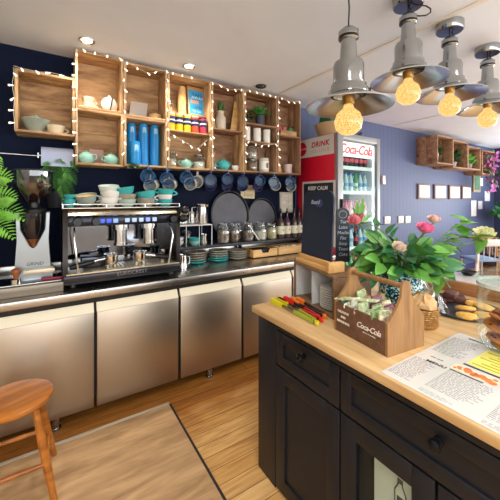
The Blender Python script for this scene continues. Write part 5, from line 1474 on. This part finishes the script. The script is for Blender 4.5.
for i, (x, zr_) in enumerate(((1.238, 1.955), (1.765, 2.195), (2.265, 2.20), (2.87, 2.20))):
    y = 1.02
    if i == 0: r = pr_; r.location = (x, y, zr_); r['label'] = plabs[0]
    else: r = dup(pr_, (x, y, zr_), plabs[i])
    r.rotation_euler = (0, 0, R(-20 + 15 * i))
    zt2 = zr_ + .395
    b = MB()
    if i == 0: b.tube([(x, y, zt2), (x + .006, y, zt2 + .1), (x - .004, y, zt2 + .2), (x, y, 2.64)], .004, 6)
    elif i == 1: b.tube([(x, y, zt2 - .01)] + [(x + .055 * CR.x - .06 * CR.x * math.cos(a), y - .02 + .055 * CR.y - .06 * CR.y * math.cos(a), 2.60 + .032 * math.sin(a)) for a in [k * .7 for k in range(9)]] + [(x, y, 2.645)], .004, 6)
    else: b.tube([(x, y, zt2 - .01), (x + .02, y - .015, zt2 + .015), (x + .012, y, 2.645)], .004, 6)
    b.build('cord', BLACKM, r)
    b = MB(); b.lathe([(0, 2.63), (.078, 2.632), (.084, 2.64), (.084, 2.6895), (0, 2.6895)], c=(x, y, 0), n=36); b.build('ceiling_rose', SATIN, r)

# ------------------------------------------------------------------ right part of the room
def wall_crate(x0, x1, z0, z1, y0, label):
    return crate(x0, x1, z0, z1, label, wm=CRATED, wv=CRATED, y0=y0, group='crates on the blue wall', t=.025, y1=2.995)
wall_crate(5.44, 6.0, 2.10, 2.59, 2.64, 'wooden crate with a white pot and greenery, nearest the fridge on the blue wall')
wall_crate(6.03, 6.62, 2.06, 2.57, 2.66, 'wooden crate with leafy greenery, second along the blue wall')
wall_crate(6.68, 7.22, 2.07, 2.52, 2.68, 'smaller wooden crate with a bright green plant, third along the blue wall')
wall_crate(7.3, 7.9, 2.0, 2.50, 2.68, 'wooden crate spilling pink flowers, farthest along the blue wall')
bushy('potted_plant', 'plant in a white pot inside the first crate on the blue wall', '', (5.66, 2.80, 2.126), .07, .17, .2, 60, LEAFD, WHITE, .07)
bushy('potted_plant', 'leafy plant inside the second crate on the blue wall', '', (6.3, 2.80, 2.086), .08, .1, .26, 80, LEAFD, plain('stone_pot', '#8d8a84', .6), .07)
bushy('potted_plant', 'bright green plant inside the third crate on the blue wall', '', (6.95, 2.80, 2.096), .08, .1, .2, 70, FERNM, plain('grey_pot2', '#77746e', .6), .07)
t = thing('trailing_flowers', 'trailing pink flowers spilling from the last crate on the blue wall', 'flowers', (7.6, 2.7, 2.03))
b = MB(); b2 = MB()
for k in range(120):
    q = random.random(); c = Vector((7.6 + random.uniform(-.14, .16), 2.66 + random.uniform(-.06, .12) - .05, 2.45 - q * .75 + random.uniform(-.05, .05)))
    (b if k % 4 else b2).leaf(c, c + Vector((random.uniform(-1, 1), random.uniform(-1, .3), random.uniform(-1, .6))).normalized() * .09, .07, (0, -1, .4), .2, 4)
b.build('blossoms', plain('magenta', '#b0559a', .5, noise=.3), t); b2.build('leaves', LEAF, t)
b = MB(); b.tube([(7.5, 2.74, 2.1), (7.5, 2.62, 2.03), (7.5, 2.60, 1.8)], .008, 6); b.build('stem', LEAFD, t)
# frames
for i, (x0, x1) in enumerate(((5.47, 5.87), (6.03, 6.47), (6.60, 7.04), (7.14, 7.54))):
    t = thing('picture_frame', f'{ORD[i]} pale framed print in the row on the blue wall', 'picture', ((x0 + x1) / 2, 2.98, 1.65), 0, 'row of framed prints on the blue wall')
    b = MB(); b.bb(x0, x1, 2.97, 2.998, 1.50, 1.775, .004); b.build('frame', plain('ash_frame', '#8a6f66', .5), t)
    b = MB(); b.bb(x0 + .03, x1 - .03, 2.966, 2.971, 1.53, 1.745); b.build('print', plain('print_white', '#e6e6de', .6), t)
    b = MB(); b.bb(x0 + .12, x1 - .12, 2.964, 2.967, 1.60, 1.69); b.build('motif', plain('print_motif', '#cdd6c0', .6, noise=.3, nscale=20), t)
t = thing('picture_frame', 'tall framed green print at the right of the row on the blue wall', 'picture', (7.85, 2.98, 1.9))
b = MB(); b.bb(7.66, 8.0, 2.97, 2.998, 1.65, 2.06, .004); b.build('frame', plain('oak_frame', '#b4a48a', .5), t)
b = MB(); b.bb(7.70, 7.96, 2.966, 2.971, 1.70, 2.01); b.build('print', plain('green_print', '#57866a', .6, noise=.3, nscale=12), t)
for i, (u0, u1, v0, v1, lb) in enumerate(((471.5, 476.5, 200.5, 216, 'tall white paper pinned below the green print on the blue wall'), (478.5, 482.5, 201, 209, 'small white card pinned right of the tall white paper'), (485, 490, 191, 201, 'white notice card pinned near the corner of the blue wall'), (480, 483, 178, 186, 'small pale card right of the green print on the blue wall'))):
    a, c = at(u0, v0, Y=2.99), at(u1, v1, Y=2.99)
    b = MB(); b.bb(a.x, c.x, 2.992, 2.998, c.z, a.z)
    tag(b.build('wall_card', plain('card_white', '#e4e4e6', .6)), lb, 'card')
for i, (u, v, lb) in enumerate(((387.5, 220, 'white wall socket nearest the drinks fridge'), (401, 219.5, 'white wall socket second from the drinks fridge'), (408, 219.5, 'white wall socket farthest from the drinks fridge'))):
    c = at(u, v, Y=2.99)
    t = thing('wall_socket', lb, 'socket', tuple(c), 0, 'white sockets on the blue wall')
    b = MB(); b.bb(c.x - .075, c.x + .075, 2.985, 2.998, c.z - .06, c.z + .06, .004); b.build('plate', WHITE, t)
    b = MB(); b.bb(c.x - .03, c.x + .03, 2.982, 2.986, c.z - .03, c.z + .03, .002); b.build('rocker', plain('rocker', '#c9c9cb', .4), t)
c = at(383, 180, Y=2.985)
b = MB(); b.bb(c.x - .035, c.x + .035, 2.96, 2.998, c.z - .07, c.z + .07, .008)
tag(b.build('thermostat', WHITE), 'small white thermostat on the blue wall beside the fridge', 'thermostat')
# palm at the corner
t = thing('potted_palm', 'leafy green palm standing in the corner by the blue walls', 'palm', (8.2, 2.6, 0))
p = (8.2, 2.6, 0)
b = MB(); b.lathe([(0, 0), (.16, 0), (.2, .4), (.18, .4), (.17, .36), (0, .36)], c=p, n=24); b.build('pot', plain('palm_pot', '#40424a', .5), t)
b = MB(); b.tube([(8.2, 2.6, .36), (8.18, 2.58, .7), (8.19, 2.56, 1.0)], .02, 8); b.build('stem', plain('palm_stem', '#5d4a33', .7), t)
b = MB()
for k in range(15):
    a = 2 * PI * k / 15; e = random.uniform(.15, 1.1)
    tip = (8.19 + .42 * math.cos(a) * math.cos(e), 2.52 + .36 * math.sin(a) * math.cos(e), 1.05 + .5 * math.sin(e))
    frond(b, (8.19, 2.55, .98), tip, .1, .16, n=12, lw=.04)
b.build('fronds', plain('palm_green', '#2f7a3c', .5, noise=.3), t)
# white table with a black bowl beyond the island
t = thing('white_table', 'white topped table standing beyond the island', 'table', (3.05, 1.25, 0))
b = MB(); b.bb(2.62, 3.5, .55, 1.55, .72, .75, .004); b.build('tabletop', plain('white_laminate', '#d9d5d0', .3), t)
for x in (2.68, 3.44):
    for y in (.62, 1.48): b = MB(); b.bb(x - .022, x + .022, y - .022, y + .022, 0, .72, .003); b.build('leg', WHITE, t)
bq_ = at(468, 275, Z=.751)
b = MB(); b.lathe([(0, 0), (.04, 0), (.075, .04), (.07, .04), (.038, .008), (0, .008)], c=tuple(bq_), n=24)
tag(b.build('black_bowl', BLACK), 'small black bowl on the white table beyond the island', 'bowl')
# chairs
def chair(x, y, rz, label, frame, seatm, backh=.82):
    t = thing('dining_chair', label, 'chair', (x, y, 0), rz, 'chairs beyond the island')
    M = Matrix.Translation((x, y, 0)) @ Matrix.Rotation(rz, 4, 'Z')
    b = MB(M); b.box((0, 0, .46), (.42, .42, .045), bev=.015); b.build('seat', seatm, t)
    for sx2 in (-1, 1):
        for sy2 in (-1, 1):
            top_ = backh if sy2 > 0 else .44
            b = MB(M); b.tube([(sx2 * .21, sy2 * .22, 0), (sx2 * .19, sy2 * .19, .44), (sx2 * .19, sy2 * .215, top_)] if sy2 > 0 else [(sx2 * .21, sy2 * .22, 0), (sx2 * .185, sy2 * .185, .44)], .017, 8); b.build('leg', frame, t)
    b = MB(M); b.box((0, .215, backh - .06), (.42, .025, .12), bev=.01); b.build('backrest', frame, t)
    b = MB(M)
    for k in (-1, 0, 1): b.cyl((k * .1, .2, .47), (k * .1, .213, backh - .1), .009, n=8)
    b.build('spindles', frame, t)
    b = MB(M); b.cyl((-.2, -.2, .2), (.2, -.2, .2), .011, n=8); b.cyl((-.2, .2, .2), (.2, .2, .2), .011, n=8); b.build('stretcher', frame, t)
WFR = plain('white_chair_paint', '#d6d2cd', .4); OFR = wood('chair_oak', '#b5793f', '#d8a263', 'Z', 6, .4); BSE = plain('blue_seat', '#5f84b8', .7)
chair(4.55, 1.95, R(200), 'white framed chair with a blue seat, nearest beyond the bouquet', WFR, BSE)
chair(6.3, 2.35, R(150), 'white framed chair with a pale blue seat below the cream rose', WFR, plain('pale_blue_seat', '#8fb0d2', .7))
chair(6.95, 2.3, R(60), 'oak chair with a dark seat below the blue wall corner', OFR, plain('dark_seat', '#2d3040', .7))
t = thing('wooden_table', 'oak dining table with splayed legs at the right edge of view', 'table', (6.1, 1.5, 0))
b = MB(); b.bb(5.5, 6.7, 1.15, 1.85, .72, .755, .006); b.build('tabletop', PINE, t)
for x in (5.6, 6.6):
    for y in (1.22, 1.78):
        s1 = -1 if x < 6.1 else 1; b = MB(); b.tube([(x + s1 * .08, y, 0), (x, y, .72)], .03, 10); b.build('leg', OFR, t)
b = MB(); b.lathe([(0, 0), (.05, 0), (.06, .08), (.04, .16), (0, .16)], c=(6.35, 1.62, .756), n=18)
tag(b.build('pink_vase', plain('blush_vase', '#d9b4b4', .4)), 'blush pink vase on the oak dining table', 'vase')

# ------------------------------------------------------------------ light
w = bpy.data.worlds.new('daylight'); SC.world = w; w.use_nodes = True
bg = w.node_tree.nodes['Background']; bg.inputs['Color'].default_value = (.93, .97, 1.0, 1); bg.inputs['Strength'].default_value = 1.2
def area(name, loc, rot, sx, sy, energy, col):
    l = bpy.data.lights.new(name, 'AREA'); l.shape = 'RECTANGLE'; l.size = sx; l.size_y = sy; l.energy = energy; l.color = col
    o = bpy.data.objects.new(name, l); COL.objects.link(o); o.location = loc; o.rotation_euler = rot; return o
# daylight through the shopfront windows behind the camera
area('shopfront_daylight', (3.2, -3.05, 1.65), (R(108), 0, 0), 10.5, 1.5, 170, (.96, .98, 1))
b = MB(); b.bb(-2.6, 9.0, -3.2, -3.08, 0, .88); b.bb(-2.6, 9.0, -3.2, -3.08, 2.45, 2.69)
struct(b.build('wall_front', plain('front_wall_paint', '#cfcac2', .7)))
b = MB()
for x in (-2.3, .5, 3.2, 5.9, 8.7): b.bb(x - .04, x + .04, -3.19, -3.09, .88, 2.45)
struct(b.build('window_1', plain('window_frame_paint', '#e6e4df', .5)))
area('side_daylight', (8.72, -.2, 1.6), (R(105), 0, R(90)), 4.6, 1.6, 250, (.95, .98, 1))
for xx in (-1.2, .4, 2.2, 4.2, 6.4):  # unseen spots without fittings, added under the ceiling to brighten the whole room
    for yy in (.1, -1.5):
        l = bpy.data.lights.new('added_fill_spot', 'SPOT'); l.energy = 62; l.spot_size = R(150); l.spot_blend = .9; l.color = (1, .98, .95); l.shadow_soft_size = .12
        o = bpy.data.objects.new('added_fill_spot', l); COL.objects.link(o); o.location = (xx, yy, 2.66)
b = MB()
for y in (-2.55, -1.0, .6, 2.15): b.bb(8.74, 8.8, y - .03, y + .03, .75, 2.45)
b.bb(8.74, 8.8, -2.55, 2.15, .72, .78); b.bb(8.74, 8.8, -2.55, 2.15, 2.42, 2.48)
struct(b.build('window_2', plain('window_frame_paint', '#e6e4df', .5)))
SC.view_settings.view_transform = 'Standard'; SC.view_settings.look = 'None'
SC.view_settings.gamma = 1; SC.view_settings.exposure = 0.33; SC.view_settings.use_curve_mapping = False
